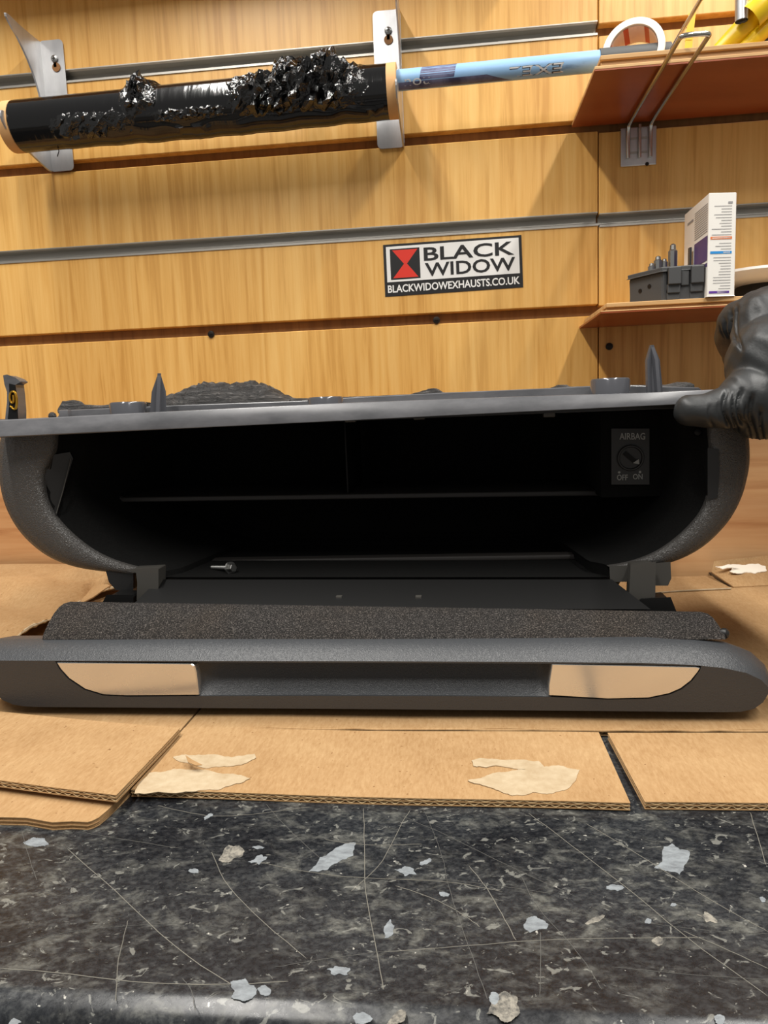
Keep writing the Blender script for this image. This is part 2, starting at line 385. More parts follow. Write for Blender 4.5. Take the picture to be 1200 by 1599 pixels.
def jag(pl, amp, seed=1, it=3):
    rnd = random.Random(seed)
    for _ in range(it):
        q = []
        for (x0, y0), (x1, y1) in zip(pl, pl[1:]+pl[:1]):
            L = math.hypot(x1-x0, y1-y0); m = rnd.uniform(-amp, amp)*L; dx, dy = (x1-x0)/max(L, .01), (y1-y0)/max(L, .01)
            q += [(x0, y0)] + ([((x0+x1)/2-dy*m, (y0+y1)/2+dx*m*.7)] if L > 1.2 else [])
        pl = q
    return pl
FLK = [([(482,1361),(500,1338),(522,1326),(540,1317),(556,1316),(552,1336),(530,1345),(512,1358)],FLECK),(blob(57,1315,19,7,0,14,.2,1),FLECK),
 ([(1037,1322),(1050,1317),(1078,1330),(1070,1350),(1062,1366),(1040,1360),(1022,1355),(1035,1345)],FLECK),(blob(836,1443,17,12,0,13,.25,2),FLECK),
 (blob(788,1573,26,22,0,16,.25,3),FLECKB),(blob(772,1560,9,10,0,9,.2,4),FLECK),(blob(380,1545,20,14,0,13,.35,5),FLECK),(blob(412,1547,10,8,0,9,.3,6),FLECK),(blob(530,1515,20,8,0,13,.4,7),FLECK),
 (blob(635,1360,14,7,0,11,.4,8),FLECK),(blob(405,1342,14,6,-.3,11,.4,9),FLECK),(blob(962,1386,13,5,0,9,.3,10),FLECK),(blob(930,1436,17,4,-.4,9,.3,11),FLECKB),(blob(1027,1470,10,7,0,9,.25,12),FLECKB),
 (blob(607,1450,9,13,.3,11,.35,13),FLECK),(blob(1013,1438,6,4,0,8,.2,14),FLECK),(blob(1105,1433,13,6,.5,9,.4,15),FLECKB),(blob(665,1346,11,4,-.4,8,.3,16),FLECK),(blob(360,1332,20,11,-.4,13,.35,17),FLECKB),
 (blob(303,1360,9,4,0,8,.3,18),FLECK),(blob(694,1396,8,4,0,8,.3,19),FLECK),(blob(565,1590,14,8,0,9,.3,20),FLECK),(blob(1125,1592,10,7,0,8,.3,21),FLECK),(blob(22,1596,9,6,0,8,.3,22),FLECK),(blob(403,1323,9,2.5,0,8,.2,23),FLECK),(blob(325,1275,8,3,-.5,8,.3,24),FLECK),(blob(1192,1404,5,4,0,7,.3,25),FLECK),(blob(1052,1413,5,3,0,7,.2,26),FLECK),(blob(620,1590,16,8,-.7,9,.3,27),FLECKB)]
for k_, (pl, m_) in enumerate(FLK):
    pl = jag(pl, .17, k_)
    bm = bm_new(); prism(bm, [onz(x, y, .00010+.000004*k_) for x, y in pl], (0, 0, -.00012)); finish('paint_fleck', bm, m_, WT)

# ================================================================== cardboard
def sheet_part(name, corners, parent, z0, nu=14, nv=8, warp=None, per=.0076, m=None, single=False):
    # corners: front-left, front-right, back-right, back-left (x, y)
    a, b, c, d = [Vector((x, y, 0)) for x, y in corners]
    wf = warp or (lambda x, y: 0)
    def P(u, v, z):
        p = a*(1-u)*(1-v)+b*u*(1-v)+c*u*v+d*(1-u)*v
        return Vector((p.x, p.y, z0+z+wf(p.x, p.y)))
    us, vs = lin_n(0, 1, nu), lin_n(0, 1, nv); L = .00042
    zs = (.0022, .0) if single else (.0040, .0024, .00036)
    bm = bm_new(); zt = zs[0]
    for z in ((zt, L) if single else zs): slab(bm, lambda u, v: P(u, v, z), us, vs, L)
    o = finish(name, bm, m or CARD, parent, 35)
    W_ = (b-a).length; n = max(4, int(W_/per)); 
    lay = [(zt-L, L)] if single else [(.0040-L, .0024), (.0024-L, .00036)]
    for hi, lo in lay:
        bm = bm_new(); k = 6; nn = n if hi > .003 else int(n*1.35)
        uu = lin_n(0.001, .999, nn*k+1); amp = (hi-lo)/2-.00012; mid = (hi+lo)/2+.0001
        slab(bm, lambda u, v: P(u, .002+v*.996, mid+amp*math.sin(2*math.pi*nn*u)), uu, lin_n(0, 1, nv if warp else 2), .00030)
        tag(finish('fluting', bm, CARDEDGE, o, 60), kind='stuff')
    return o
CB = thing('cardboard_sheet', (0, .6, 0), 'large flattened corrugated cardboard carton under the glovebox, with two front flaps', 'cardboard')
sheet_part('flap', [(-.1795, .3525), (.0814, .3464), (.0816, .4275), (-.1795, .4310)], CB, .0005, warp=lambda x, y: .0004*math.sin(x*30))
sheet_part('flap', [(.0888, .3482), (.36, .3510), (.36, .4312), (.0868, .4275)], CB, .0005)
sheet_part('main_panel', [(-.1795, .4316), (.36, .4318), (.37, .845), (-.1795, .842)], CB, .0005, 20, 14, warp=lambda x, y: .0006*math.sin(x*21+y*9)**2)
def patch(name, poly, z, m, parent, t=.0003):
    poly = jag(poly, .10, len(poly)); bm = bm_new(); P = [onz(x, y, z) for x, y in poly]; prism(bm, P, (0, 0, -t)); return finish(name, bm, m, parent)
ZT = .0052
patch('torn_patch', [(270,1182),(290,1178),(330,1178),(372,1180),(398,1177),(400,1183),(385,1191),(350,1196),(318,1199),(300,1194),(280,1189)], ZT, CARDTORN, CB)
patch('torn_patch', [(210,1239),(217,1223),(233,1207),(262,1203),(300,1202),(340,1207),(372,1210),(391,1215),(378,1222),(345,1232),(310,1234),(270,1238)], ZT, CARDTORN, CB)
patch('torn_patch', [(737,1187),(755,1184),(810,1186),(842,1188),(850,1197),(880,1196),(906,1202),(900,1218),(888,1231),(862,1239),(832,1237),(800,1242),(775,1233),(752,1225),(731,1218),(760,1211),(800,1203),(822,1201),(800,1199),(760,1198),(740,1196)], ZT, CARDTORN, CB)
bm = bm_new(); prism(bm, [onz(x, y, ZT+.004) for x, y in [(290,1179),(300,1186),(316,1194),(306,1195),(294,1190)]], (0, 0, -.0004)); finish('curled_paper', bm, CARD, CB)
lift = [(1112, 893, .0125), (1146, 916, .0062), (1260, 911, .0062), (1260, 864, .026), (1190, 868, .026), (1116, 876, .024)]
LP = [onz(x, y, z) for x, y, z in lift]
bm = bm_new(); add(bm, LP+[p-Vector((0, 0, .0014)) for p in LP], [(0, 1, 4, 5), (1, 2, 3, 4), (6, 11, 10, 7), (7, 10, 9, 8)] + [(i, (i+1) % 6, (i+1) % 6+6, i+6) for i in range(6)]); finish('lifted_corner', bm, CARD, CB, 30)
_n = (LP[2]-LP[1]).cross(LP[3]-LP[1]).normalized()
def onlift(x, y):
    d = ray(x, y); return EYE + d*((LP[1]+_n*.0012*(1 if _n.z > 0 else -1)-EYE).dot(_n)/d.dot(_n))
bm = bm_new(); pl = jag([(1118,884),(1145,881),(1185,880),(1196,884),(1198,891),(1180,895),(1152,895),(1140,891),(1158,888),(1130,888)], .12, 5)
prism(bm, [onlift(x, y) for x, y in pl], (0, 0, -.0008)); finish('torn_patch', bm, PAPERW, CB)
bm = bm_new(); prism(bm, [onz(x, y, ZT+.0004) for x, y in [(1103,890),(1113,893),(1124,900),(1146,915.5),(1139,915),(1121,905)]], (0, 0, -.0005)); finish('slit', bm, SCREWBLK, CB)
bm = bm_new(); P = [onz(x, y, ZT+.0006) for x, y in ((1022,926),(1060,923),(1100,921),(1142,919))]; tube(bm, P, .0009, 8); finish('crease_ridge', bm, CARDTORN, CB, 40)
bm = bm_new(); P = [Vector((x, .4313, .0041)) for x in lin_n(-.178, .36, 40)]; P = [p+Vector((0, random.uniform(-.0004, .0004), random.uniform(-.0002, .0003))) for p in P]; tube(bm, P, .0009, 8); finish('crease_ridge', bm, CARD, CB, 40)

CL = thing('cardboard_flap', (-.3, .38, .005), 'loose double-wall cardboard flap on top of the torn sheet, left front', 'cardboard')
sheet_part('panel', [(-.52, .398), (-.1784, .3345), (-.1774, .4190), (-.50, .470)], CL, .0072, 18, 8, warp=lambda x, y: .0012*math.sin((x+.1)*16)+.0016*max(0, (.40-y)/.07))
CU = thing('cardboard_sheet', (-.35, .45, 0), 'torn ragged cardboard sheet lowest in the pile at the left front', 'cardboard')
front = [(-.60,.352),(-.50,.345),(-.42,.338),(-.34,.333),(-.29,.3295),(-.262,.3275),(-.2379,.3258),(-.222,.3236),(-.206,.3212),(-.1965,.3205),(-.1905,.3215),(-.1878,.3206),(-.1858,.3232),(-.1840,.3262),(-.1828,.333),(-.1818,.345),(-.1812,.352)]
us = list(range(len(front)))
def tornfn(z0, z1):
    def f(i, v):
        x, y = front[i]; j = .0009*math.sin(i*2.9)+.0006*math.sin(i*7.1)
        return Vector((x, lerp(y+j*(1-v), .50, v), z1))
    return f
bm = bm_new()
for z in (.0044, .0024, .0005): slab(bm, tornfn(0, z), us, [0, .02, .1, .4, 1], .0004)
slab(bm, lambda i, v: tornfn(0, .0040)(i, .004+v*.99), us, [0, 1], .0032)
finish('panel', bm, CARD, CU)

# crumpled torn layer at the back left
CT = thing('torn_cardboard', (-.42, .62, .004), 'crumpled torn piece of cardboard behind the left end of the glovebox', 'cardboard')
def crump(u, v):
    # v: front torn edge -> back, u: left -> right
    edge = [(-10, 992), (20, 986), (48, 970), (70, 960), (88, 952), (108, 938), (128, 925), (142, 914), (152, 912), (170, 905), (200, 903)]
    i = min(int(u*(len(edge)-1)), len(edge)-2); t_ = u*(len(edge)-1)-i
    ex, ey = lerp(edge[i][0], edge[i+1][0], t_), lerp(edge[i][1], edge[i+1][1], t_)
    a = onz(ex, ey, .028); b = Vector((lerp(-.78, -.30, u), .846, 0))
    p = a.lerp(b, v); fold = abs(math.sin(u*7+v*5.0))*.010+abs(math.sin(u*3.1-v*8+1))*.010
    return Vector((p.x, p.y, .0165+fold*(.35+.65*math.sin(math.pi*min(1, v*1.2))) + .012*v))
bm = bm_new(); slab(bm, lambda u, v: crump(u, v)+Vector((0, 0, .001*math.sin(u*90)*(1 if v == 0 else 0))), lin_n(0, 1, 40), lin_n(0, 1, 16), .0012); finish('crumpled_sheet', bm, CARD, CT, 20)
bm = bm_new(); P = [crump(u, 0)+Vector((random.uniform(-.001, .001), random.uniform(-.0015, .001), -.0008)) for u in lin_n(0, .95, 46)]; tube(bm, P, [random.uniform(.0008, .0024) for _ in P], 6); finish('torn_edge', bm, CARDTORN, CT)
bm = bm_new()
slab(bm, lambda u, v: Vector((lerp(-.66, -.185, u), lerp(.518, .80, v), .0092+.004*math.sin(u*6)*v)), lin_n(0, 1, 12), lin_n(0, 1, 6), .004); finish('under_layer', bm, CARD, CT, 30)
# a curled tongue near the hinge
bm = bm_new()
tong = [[(112,941),(128,920),(142,912),(152,915)],[(118,941),(136,926),(150,916),(166,912)],[(128,941),(146,932),(160,922),(172,914)]]
g = [[onz(x, y, .014+.012*j/3+.004*i) for j, (x, y) in enumerate(r)] for i, r in enumerate(tong)]
slab(bm, lambda i, j: g[i][j], range(3), range(4), .0012); finish('curled_tongue', bm, CARD, CT, 30)
# ================================================================== glovebox (all points in its own frame)
GB = thing('glovebox', GO, 'grey and black car glovebox standing open on the cardboard, lid folded down', 'glovebox')
GB.rotation_euler = (0, 0, GYAW)
def gfin(name, bm, m, parent=GB, smooth=35, bevel=0, segs=2): return finish(name, bm, m, parent, smooth, bevel, segs, local=True)
YT = .080                                    # front plane of the body trims
OUT_L = [(2,676),(-2,700),(-3,725),(-1,752),(5,780),(15,805),(32,832),(55,855),(80,872),(110,883),(140,889),(175,892)]
INN_L = [(85,676),(84,700),(78,716),(66,738),(65,762),(70,785),(80,803),(95,822),(122,847),(152,867),(190,882),(240,893)]
OUT_R = [(1166,646),(1171,690),(1172,720),(1168,745),(1160,775),(1145,805),(1125,830),(1100,853),(1070,870),(1040,880),(1020,883),(1000,885)]
INN_R = [(1107,650),(1110,690),(1112,715),(1112,740),(1108,775),(1098,800),(1080,822),(1055,845),(1025,865),(990,878),(965,883),(950,885)]
def dense(pl, n=3):
    P = [Vector((x, y, 0)) for x, y in pl]; P = arc(P, 2); return [(p.x, p.y) for p in P]
OL, IL, OR, IR = dense(OUT_L), dense(INN_L), dense(OUT_R), dense(INN_R)
OL2, IL2, OR2, IR2 = OL+[(200, 895), (246, 909)], IL+[(247, 896), (250, 904)], OR+[(975, 890), (958, 909)], IR+[(953, 890), (955, 904)]
def trim(outer, inner, name):
    bm = bm_new(); n = len(outer); rows = []
    sec = [(0.0, .016, 0), (0.0, .0125, 0), (.06, .0085, 0), (.18, .0045, 0), (.38, .0012, 0), (.62, -.0004, 0), (.86, -.0004, 0), (.96, .0007, 0), (1, .003, 0), (1.0, .012, 0)]
    for (ox, oy), (ix, iy) in zip(outer, inner):
        a = G(ox, oy, YT+.0125); b = G(ix, iy, YT); a.y = YT
        row = [a.lerp(b, f) + Vector((0, dy, 0)) for f, dy, _ in sec]
        # outer side runs back as a deep skirt, inner side as a short one
        row[0] = a + (b-a).normalized()*.012*0 + Vector((0, .045, 0)) + (b-a)*.10
        row[-1] = b + Vector((0, .020, 0)) - (b-a)*.03
        rows.append(row)
    loft(bm, rows, True, True)
    return gfin(name, bm, TRIM, smooth=50)
trim(OL, IL, 'side_trim'); trim(OR, IR, 'side_trim')
# body shell: inside lined, outside black
FZ = G(600, 904, YT).z                       # bin floor
TZ = G(600, 655, YT).z                       # underside of the flange
def outline(lp, rp, y, sx=1, sz=1, top=None, cx=0, dz=0):
    L = [G(x, y_, YT) for x, y_ in lp]; Rr = [G(x, y_, YT) for x, y_ in rp]
    pts = L + Rr[::-1]; z0 = top or TZ
    out = []
    for i, p in enumerate(pts):
        z = p.z if 0 < i < len(pts)-1 else z0
        out.append(Vector((cx+(p.x-cx)*sx, y, z0+(z-z0)*sz+dz)))
    return out
oO = lambda y, sx, sz, dz=0: outline(OL2, OR2, y, sx, sz, dz=dz)
oI = lambda y, sx, sz, dz=0: outline(IL2, IR2, y, sx, sz, dz=dz)
bm = bm_new()
loft(bm, [oO(.086, .985, .985), oO(.12, .965, 1.0), oO(.20, .95, 1.0), oO(.262, .88, .9)], True, False)
vs = bm.verts[:]; gfin('outer_shell', bm, DARKPL)
bm = bm_new(); loft(bm, [oO(.2605, .88, .9), oO(.263, .88, .9)]); gfin('rear_wall', bm, DARKPL)
bm = bm_new(); loft(bm, [oI(.086, 1.0, 1.0), oI(.092, .985, 1.0), oI(.10, .945, 1.0), oI(.108, .935, 1.0), oI(.16, .90, 1.0), oI(.235, .84, .99), oI(.243, .80, .92), oI(.245, .60, .8)], True, False)
add(bm, oI(.245, .60, .8), [list(range(len(oI(.245, .6, .8))))])
gfin('bin_liner', bm, FELTBLK)
# top plate closes the body
pl = oO(.086, .985, 1); pr = oO(.262, .88, 1); 
bm = bm_new(); xL, xR = pl[0].x, pl[-1].x; xl, xr = pr[0].x, pr[-1].x
prism(bm, [(xL, .086, TZ), (xR, .086, TZ), (xr, .262, TZ), (xl, .262, TZ)], (0, 0, .004)); gfin('top_plate', bm, DARKPL)
# flange bar
YF = .060
def fz(px, y_, yl=YF): return G(px, y_, yl)
bm = bm_new(); rows = []
for px, yb, yt in ((-24, 684.5, 657), (250, 671, 643), (540, 657, 629), (800, 644, 619.5), (1000, 634.5, 613.5), (1140, 627.5, 607)):
    b = G(px, yb, YF); t_ = G(px, yt, YF+.004)
    rows.append([b, t_, Vector((t_.x, .105, t_.z+.0005)), Vector((t_.x, .105, b.z+.004)), Vector((b.x, .086, b.z+.002)), Vector((b.x, YF+.003, b.z))])
loft(bm, rows); gfin('top_flange', bm, FLANGE, bevel=.0008, segs=2)
YR = .098
ribt = [(84, 655), (88, 652), (100, 640.5), (180, 637), (300, 632), (470, 626), (560, 620), (700, 613), (860, 606), (960, 601), (1092, 605), (1100, 612)]
bm = bm_new(); rows = []
for px, yt in ribt:
    a = G(px, yt, YR); zb = G(px, 676-(px)*.0389-6, YR).z-.004
    rows.append([Vector((a.x, YR-.001, zb)), a, Vector((a.x, YR+.004, a.z)), Vector((a.x, YR+.006, zb))])
loft(bm, rows); gfin('raised_rib', bm, FLANGE, bevel=.0005, segs=1)
# bosses, pins
def boss(x0, x1, yt, yb):
    a = G(x0, yb, .080); b = G(x1, yb, .080); tt = G((x0+x1)/2, yt, .080); c = (a+b)/2; r = (b-a).length/2
    h = tt.z-c.z; bm = bm_new(); c = Vector((c.x, .082, c.z-.006)); h += .006
    lathe(bm, c, (0, 0, 1), [(0, r), (h-.0012, r), (h, r-.0008), (h, r*.72), (h-.010, r*.70)], 32, cap=False); gfin('screw_boss', bm, BOSS, smooth=40)
boss(173, 226, 628, 650); boss(481, 536, 620, 642); boss(923, 985, 591, 620)
def pin(x0, x1, yb, sh, tip):
    a = G(x0, yb, .082); b = G(x1, yb, .082); s = G(*sh, .082); tp = G(*tip, .082); cx = (a.x+b.x)/2; w_ = (b.x-a.x)/2; zb = a.z-.006
    bm = bm_new()
    for ang in (math.radians(20), math.radians(110)):
        d = Vector((math.cos(ang), math.sin(ang), 0)); n_ = Vector((-d.y, d.x, 0))*.0013; C = Vector((cx, .082, 0))
        sh_ = [(-1.0, zb), (1.0, zb), (.80, s.z), (.12, tp.z), (-.12, tp.z), (-.80, s.z)]
        k = w_*1.15
        poly = [C + d*(u*k) + Vector(((tp.x-cx)*max(0, (z-zb)/(tp.z-zb)), 0, z)) - n_ for u, z in sh_]
        prism(bm, poly, n_*2)
    core = [C + Vector(((tp.x-cx)*f, 0, lerp(zb, tp.z, f))) for f in (0, .4, .7, .93)]
    tube(bm, core, [w_*.55, w_*.5, w_*.36, w_*.10], 10)
    gfin('locating_pin', bm, BOSS, smooth=40)
pin(235, 257, 648, (243, 612), (249, 583)); pin(1011, 1036, 616, (1022, 563), (1018, 539))
# snap hook at the left end
bm = bm_new(); y_ = .078
pts = [(9,656),(27,656),(27,640),(25,615),(23,600),(30,596),(24,591),(11,586),(6,587),(8,600),(12,612),(12,628),(10,645)]
prism(bm, [G(x, yy, y_) for x, yy in pts], (0, .012, 0)); o = gfin('snap_hook', bm, FLANGE, bevel=.0006)
bm = bm_new(); prism(bm, [G(x, yy, y_-.0012) for x, yy in [(12,655),(27,655),(26,640),(24.5,615),(22.5,601),(14,599),(14.5,615),(14,635)]], (0, .0014, 0)); gfin('hook_face', bm, LIDPL, o)
bm = bm_new(); P = [G(x, yy, y_-.002) for x, yy in [(16,634),(23,640),(26,636),(26.5,622),(24,613),(20,611),(16,614),(15,622),(18,630),(22,628),(21,617)]]
tube(bm, arc(P, 2), .0009, 8); gfin('brass_clip', bm, BRASS, o)
# torn foam lying on the rib
def foam(name, px, hts, y0, dy, n, seed, amp):
    rnd = random.Random(seed); bm = bm_new(); rows = []
    for k in range(n):
        f = k/(n-1); x = lerp(px[0], px[-1], f)
        for (a, ta, ba), (b, tb, bb) in zip(hts, hts[1:]):
            if a <= x <= b: q = (x-a)/(b-a); tp, bt = lerp(ta, tb, q), lerp(ba, bb, q)
        T = G(x, tp, y0+dy*.5); Bm = G(x, bt, y0); row = []
        m_ = 9
        for j in range(m_):
            g_ = j/(m_-1); yy = y0+dy*g_; zz = Bm.z+(T.z-Bm.z)*math.sin(math.pi*min(1, max(0, .5*min(1, g_*2.6)+ (0 if g_ < .8 else .5*(g_-.8)/.2))))
            zz += rnd.uniform(-amp, amp)*(T.z-Bm.z)*(1 if 0 < j < m_-1 else 0); row.append(Vector((T.x+rnd.uniform(-.0006, .0006), yy, zz)))
        row.append(Vector((T.x, y0+dy, Bm.z-.004))); row.append(Vector((T.x, y0, Bm.z-.002))); rows.append(row)
    loft(bm, rows); return gfin(name, bm, FOAM, smooth=70)
foam('torn_foam', (228, 462), [(228,637,639),(250,626,637),(270,618,636),(300,605,634),(330,599,633),(360,601,631),(400,599,629),(418,604,628),(440,616,627),(462,623,626)], .104, .05, 60, 3, .16)
foam('foam_strip', (96, 232), [(96,633,641),(100,627,641),(112,625.5,640),(124,627,639),(128,632,639),(160,633,638),(200,629,637),(232,628,636)], .103, .012, 34, 4, .08)
foam('foam_strip', (455, 1082), [(455,622,627),(480,622,625),(560,619,622),(640,616,619),(655,612,618),(672,606.5,617),(684,607,616),(692,613,616),(780,611,613),(860,606,609),(872,601,608),(884,601,608),(890,604,607),(985,601,604),(1040,601,604),(1056,597,604),(1076,597,605),(1082,600,606)], .105, .012, 150, 5, .08)
bm = bm_new(); rnd = random.Random(5); c = G(82, 650, .092); lathe(bm, c, (0, 0, 1), [(-.003, .002), (0, .0032), (.002, .0026), (.0032, .001)], 9); gfin('foam_crumb', bm, FOAM)
bm = bm_new(); c = G(101, 648, .090); box(bm, (c.x-.004, .088, c.z-.004), (c.x+.004, .094, c.z+.004)); gfin('rib_tab', bm, FLANGE, bevel=.001)
# small catches under the flange
for px, py in ((548, 656), (655, 652), (858, 648)):
    c = G(px, py, .095); bm = bm_new(); box(bm, (c.x-.0042, .093, c.z-.0016), (c.x+.0042, .10, c.z+.004)); gfin('flange_catch', bm, HINGE, bevel=.0008)
# compartment shelf, divider, switch housing
YS = .150
a = G(188, 780.5, YS); b = G(945, 770, YS); th = .0042
bm = bm_new(); loft(bm, [[Vector((p.x, YS, p.z-th/2)), Vector((p.x, YS, p.z+th/2)), Vector((p.x, .238, p.z+th/2+.002)), Vector((p.x, .238, p.z-th/2))] for p in (a, b)])
LED = mat('liner_plastic', (44, 41, 39), .6)
gfin('shelf', bm, LED, bevel=.0007)
a = G(537, 657, YS+.004); b = G(545, 772, YS+.004)
bm = bm_new(); box(bm, (a.x, YS+.004, b.z), (b.x, .238, TZ)); gfin('divider', bm, LIDPL, bevel=.0006)
a = G(938, 778, .128); b = G(1046, 660, .128)
bm = bm_new(); box(bm, (a.x, .128, a.z), (b.x, .236, TZ)); gfin('switch_housing', bm, FELTBLK, bevel=.002)
YW = .1262
def gq(x0, y0, x1, y1, y): return [G(x0, y1, y), G(x1, y1, y), G(x1, y0, y), G(x0, y0, y)]
SWP = bm_new(); prism(SWP, gq(957, 671, 1013, 755, YW), (0, .0025, 0)); sw = gfin('airbag_switch', SWP, SWDARK, bevel=.0008)
c = G(985, 715, YW-.0004); rr_ = (G(1006, 715, YW)-G(964, 715, YW)).length/2
bm = bm_new(); lathe(bm, c, (0, -1, 0), [(-.001, rr_), (.0012, rr_), (.0018, rr_*.95), (.0018, rr_*.86), (.0004, rr_*.80), (.0004, .0001)], 36); gfin('dial', bm, SWDARK, sw)
bm = bm_new(); d = Vector((math.cos(math.radians(-42)), 0, math.sin(math.radians(-42)))); nn_ = Vector((-d.z, 0, d.x))
q = [c+d*u*rr_+nn_*v*rr_+Vector((0, -.0005, 0)) for u, v in ((-.62, -.17), (.42, -.17), (.42, .17), (-.62, .17))]; prism(bm, q, (0, -.0011, 0)); gfin('key_slot', bm, mat('slot_black', (4, 4, 4), .8), sw)
bm = bm_new(); tq = [G(x, y_, YW-.0022) for x, y_ in ((989, 723), (998, 717), (999, 725))]; prism(bm, tq, (0, .0004, 0)); gfin('pointer', bm, SWINK, sw)
for s_, x0, y0, x1, y1 in (('AIRBAG', 968, 676, 1008, 686.5), ('OFF', 964, 741, 981, 750), ('ON', 989, 740, 1004, 748.5)):
    lettering('lettering', s_, quadmap(*gq(x0, y0, x1, y1, YW-.0003)), SWINK, sw, .012, local=True)
for x, y_ in ((967.5, 737.5), (1000, 737)):
    bm = bm_new(); lathe(bm, G(x, y_, YW-.0001), (0, -1, 0), [(0, .0010), (.0003, .0009)], 12); gfin('index_dot', bm, SWINK, sw)
# side inserts clipped in the trims
bm = bm_new()
ins = [(84,712),(78,733),(64,739),(65,762),(70,785),(78,802),(87,803),(96,775),(112,716),(108,708)]
prism(bm, [G(x, y_, YT+.004 if x < 90 else YT+.012) for x, y_ in ins], (0, .010, 0)); gfin('side_insert', bm, DARKPL, bevel=.0010)
bm = bm_new(); tube(bm, [G(111, 716, YT+.011), G(98, 768, YT+.009), G(88, 802, YT+.0045)], .0005, 6); gfin('insert_edge', bm, HINGE)
bm = bm_new()
ins = [(1108,702),(1121,704),(1122,735),(1119,776),(1108,777)]
prism(bm, [G(x, y_, YT-.0012) for x, y_ in ins], (0, .014, 0)); gfin('side_insert', bm, DARKPL, bevel=.0010)
bm = bm_new(); lathe(bm, G(1090, 675, YT+.008), (-.1, -1, .1), [(-.004, .0026), (0, .0026), (.001, .0022), (.0016, .0008)], 16); gfin('trim_screw', bm, LIDPL)
# floor lip
bm = bm_new(); a = G(262, 884, .15); b = G(945, 878, .15); a.z = b.z = FZ+.0022
loft(bm, [[Vector((p.x, .150, p.z-.004)), Vector((p.x, .150, p.z)), Vector((p.x, .160, p.z+.001)), Vector((p.x, .160, p.z-.006))] for p in (a, b)]); gfin('floor_step', bm, LED, bevel=.0008)
# hinges
YH = .066
def gpoly(name, pl, y, d, m, bev=.0012):
    bm = bm_new(); prism(bm, [G(x, y_, y) for x, y_ in pl], (0, d, 0)); return gfin(name, bm, m, bevel=bev)
gpoly('hinge_arm', [(203,890),(214,893),(216,910),(215,936),(246,946),(246,888)], YH, .016, HINGE)
gpoly('hinge_block', [(168,893),(206,893),(206,922),(182,919),(172,908)], YH+.016, .02, DARKPL)
gpoly('hinge_block', [(222,896),(247,886),(249,912),(226,914)], YH+.022, .02, LIDPL)
gpoly('hinge_arm', [(985,950),(988,884),(1022,880),(1021,938),(1021,950)], YH, .016, HINGE)
gpoly('hinge_block', [(1024,882),(1045,880),(1046,903),(1042,912),(1023,912)], YH+.010, .016, HINGE)
gpoly('hinge_block', [(955,886),(980,886),(978,906),(956,906)], YH+.012, .016, HINGE)
# stand of the housing: the air duct under the bin
bm = bm_new(); loft(bm, [[Vector((-.15, .125, .006)), Vector((.15, .125, .006)), Vector((.15, .225, .006)), Vector((-.15, .225, .006))], [Vector((-.19, .115, FZ-.002)), Vector((.19, .115, FZ-.002)), Vector((.19, .245, FZ-.002)), Vector((-.19, .245, FZ-.002))]]); gfin('air_duct', bm, DARKPL, bevel=.003)

# ---------------- lid
TILT = math.tan(math.radians(9)); ZB = .0125
PN = Vector((0, -1, -TILT)); PP = Vector((0, 0, ZB))
def F_(px, py, push=0): return Gp(px, py, PP, PN) + Vector((0, push, 0))
xc = (F_(1203, 1085).x + F_(-14, 1075).x)/2
r0 = [(600,1107.5),(900,1110),(1130,1112),(1158,1111.5),(1178,1107),(1192,1097),(1200,1084),(1200,1073),(1190,1062),(1167,1051),(1130,1043),(1080,1038),(1000,1035),(800,1033.5),(600,1032.5)]
r1t = {6:(1205,1076),7:(1205,1060),8:(1195,1038),9:(1173,1018),10:(1135,1004),11:(1085,997.5),12:(1000,994.5),13:(800,995.5),14:(600,996.5)}
R0 = [F_(*p) for p in r0]; YB = .014
R1 = []
for i, p in enumerate(R0):
    if i in r1t: R1.append(G(*r1t[i], YB))
    else:
        f = min(1, i/5); R1.append(Vector((p.x+.0008*f, YB, p.z-.0012*(1-f))))
l0 = [(600,1107.5),(300,1105.5),(60,1104),(38,1103),(20,1100),(4,1093),(-9,1082),(-16,1070),(-21,1058),(-24,1046),(-25,1038),(-22,1033),(0,1031.5),(300,1032),(600,1032.5)]
l1t = {6:(-16,1078),7:(-27,1062),8:(-34,1046),9:(-38,1030),10:(-38,1014),11:(-30,1003),12:(0,998),13:(300,996.5),14:(600,996.5)}
L0 = [F_(*p) for p in l0]; L1 = []
for i, p in enumerate(L0):
    if i in l1t: L1.append(G(*l1t[i], YB))
    else:
        f = min(1, i/5); L1.append(Vector((p.x-.0008*f, YB, p.z-.0012*(1-f))))
def full(rt, lf): return rt[1:-1] + [rt[-1]] + lf[1:-1][::-1] + [rt[0]]
FR0, FR1 = full(R0, L0), full(R1, L1)
def mixr(a, b, f, out=0): return [p.lerp(q, f) for p, q in zip(a, b)]
mid = mixr(FR0, FR1, .5); 
for m_, a_, b_ in zip(mid, FR0, FR1): m_.y -= .0022; m_.z += .0014
FR2 = [Vector((p.x, .030, p.z-.0025)) for p in FR1]; FR3 = [Vector((xc+(p.x-xc)*.97, .066, min(p.z, .030))) for p in FR1]
bm = bm_new()
lo = loft(bm, [FR0, mixr(FR0, mid, .35), mid, mixr(mid, FR1, .6), FR1, FR2, FR3], True, False)
bm.faces.new(lo[-1])
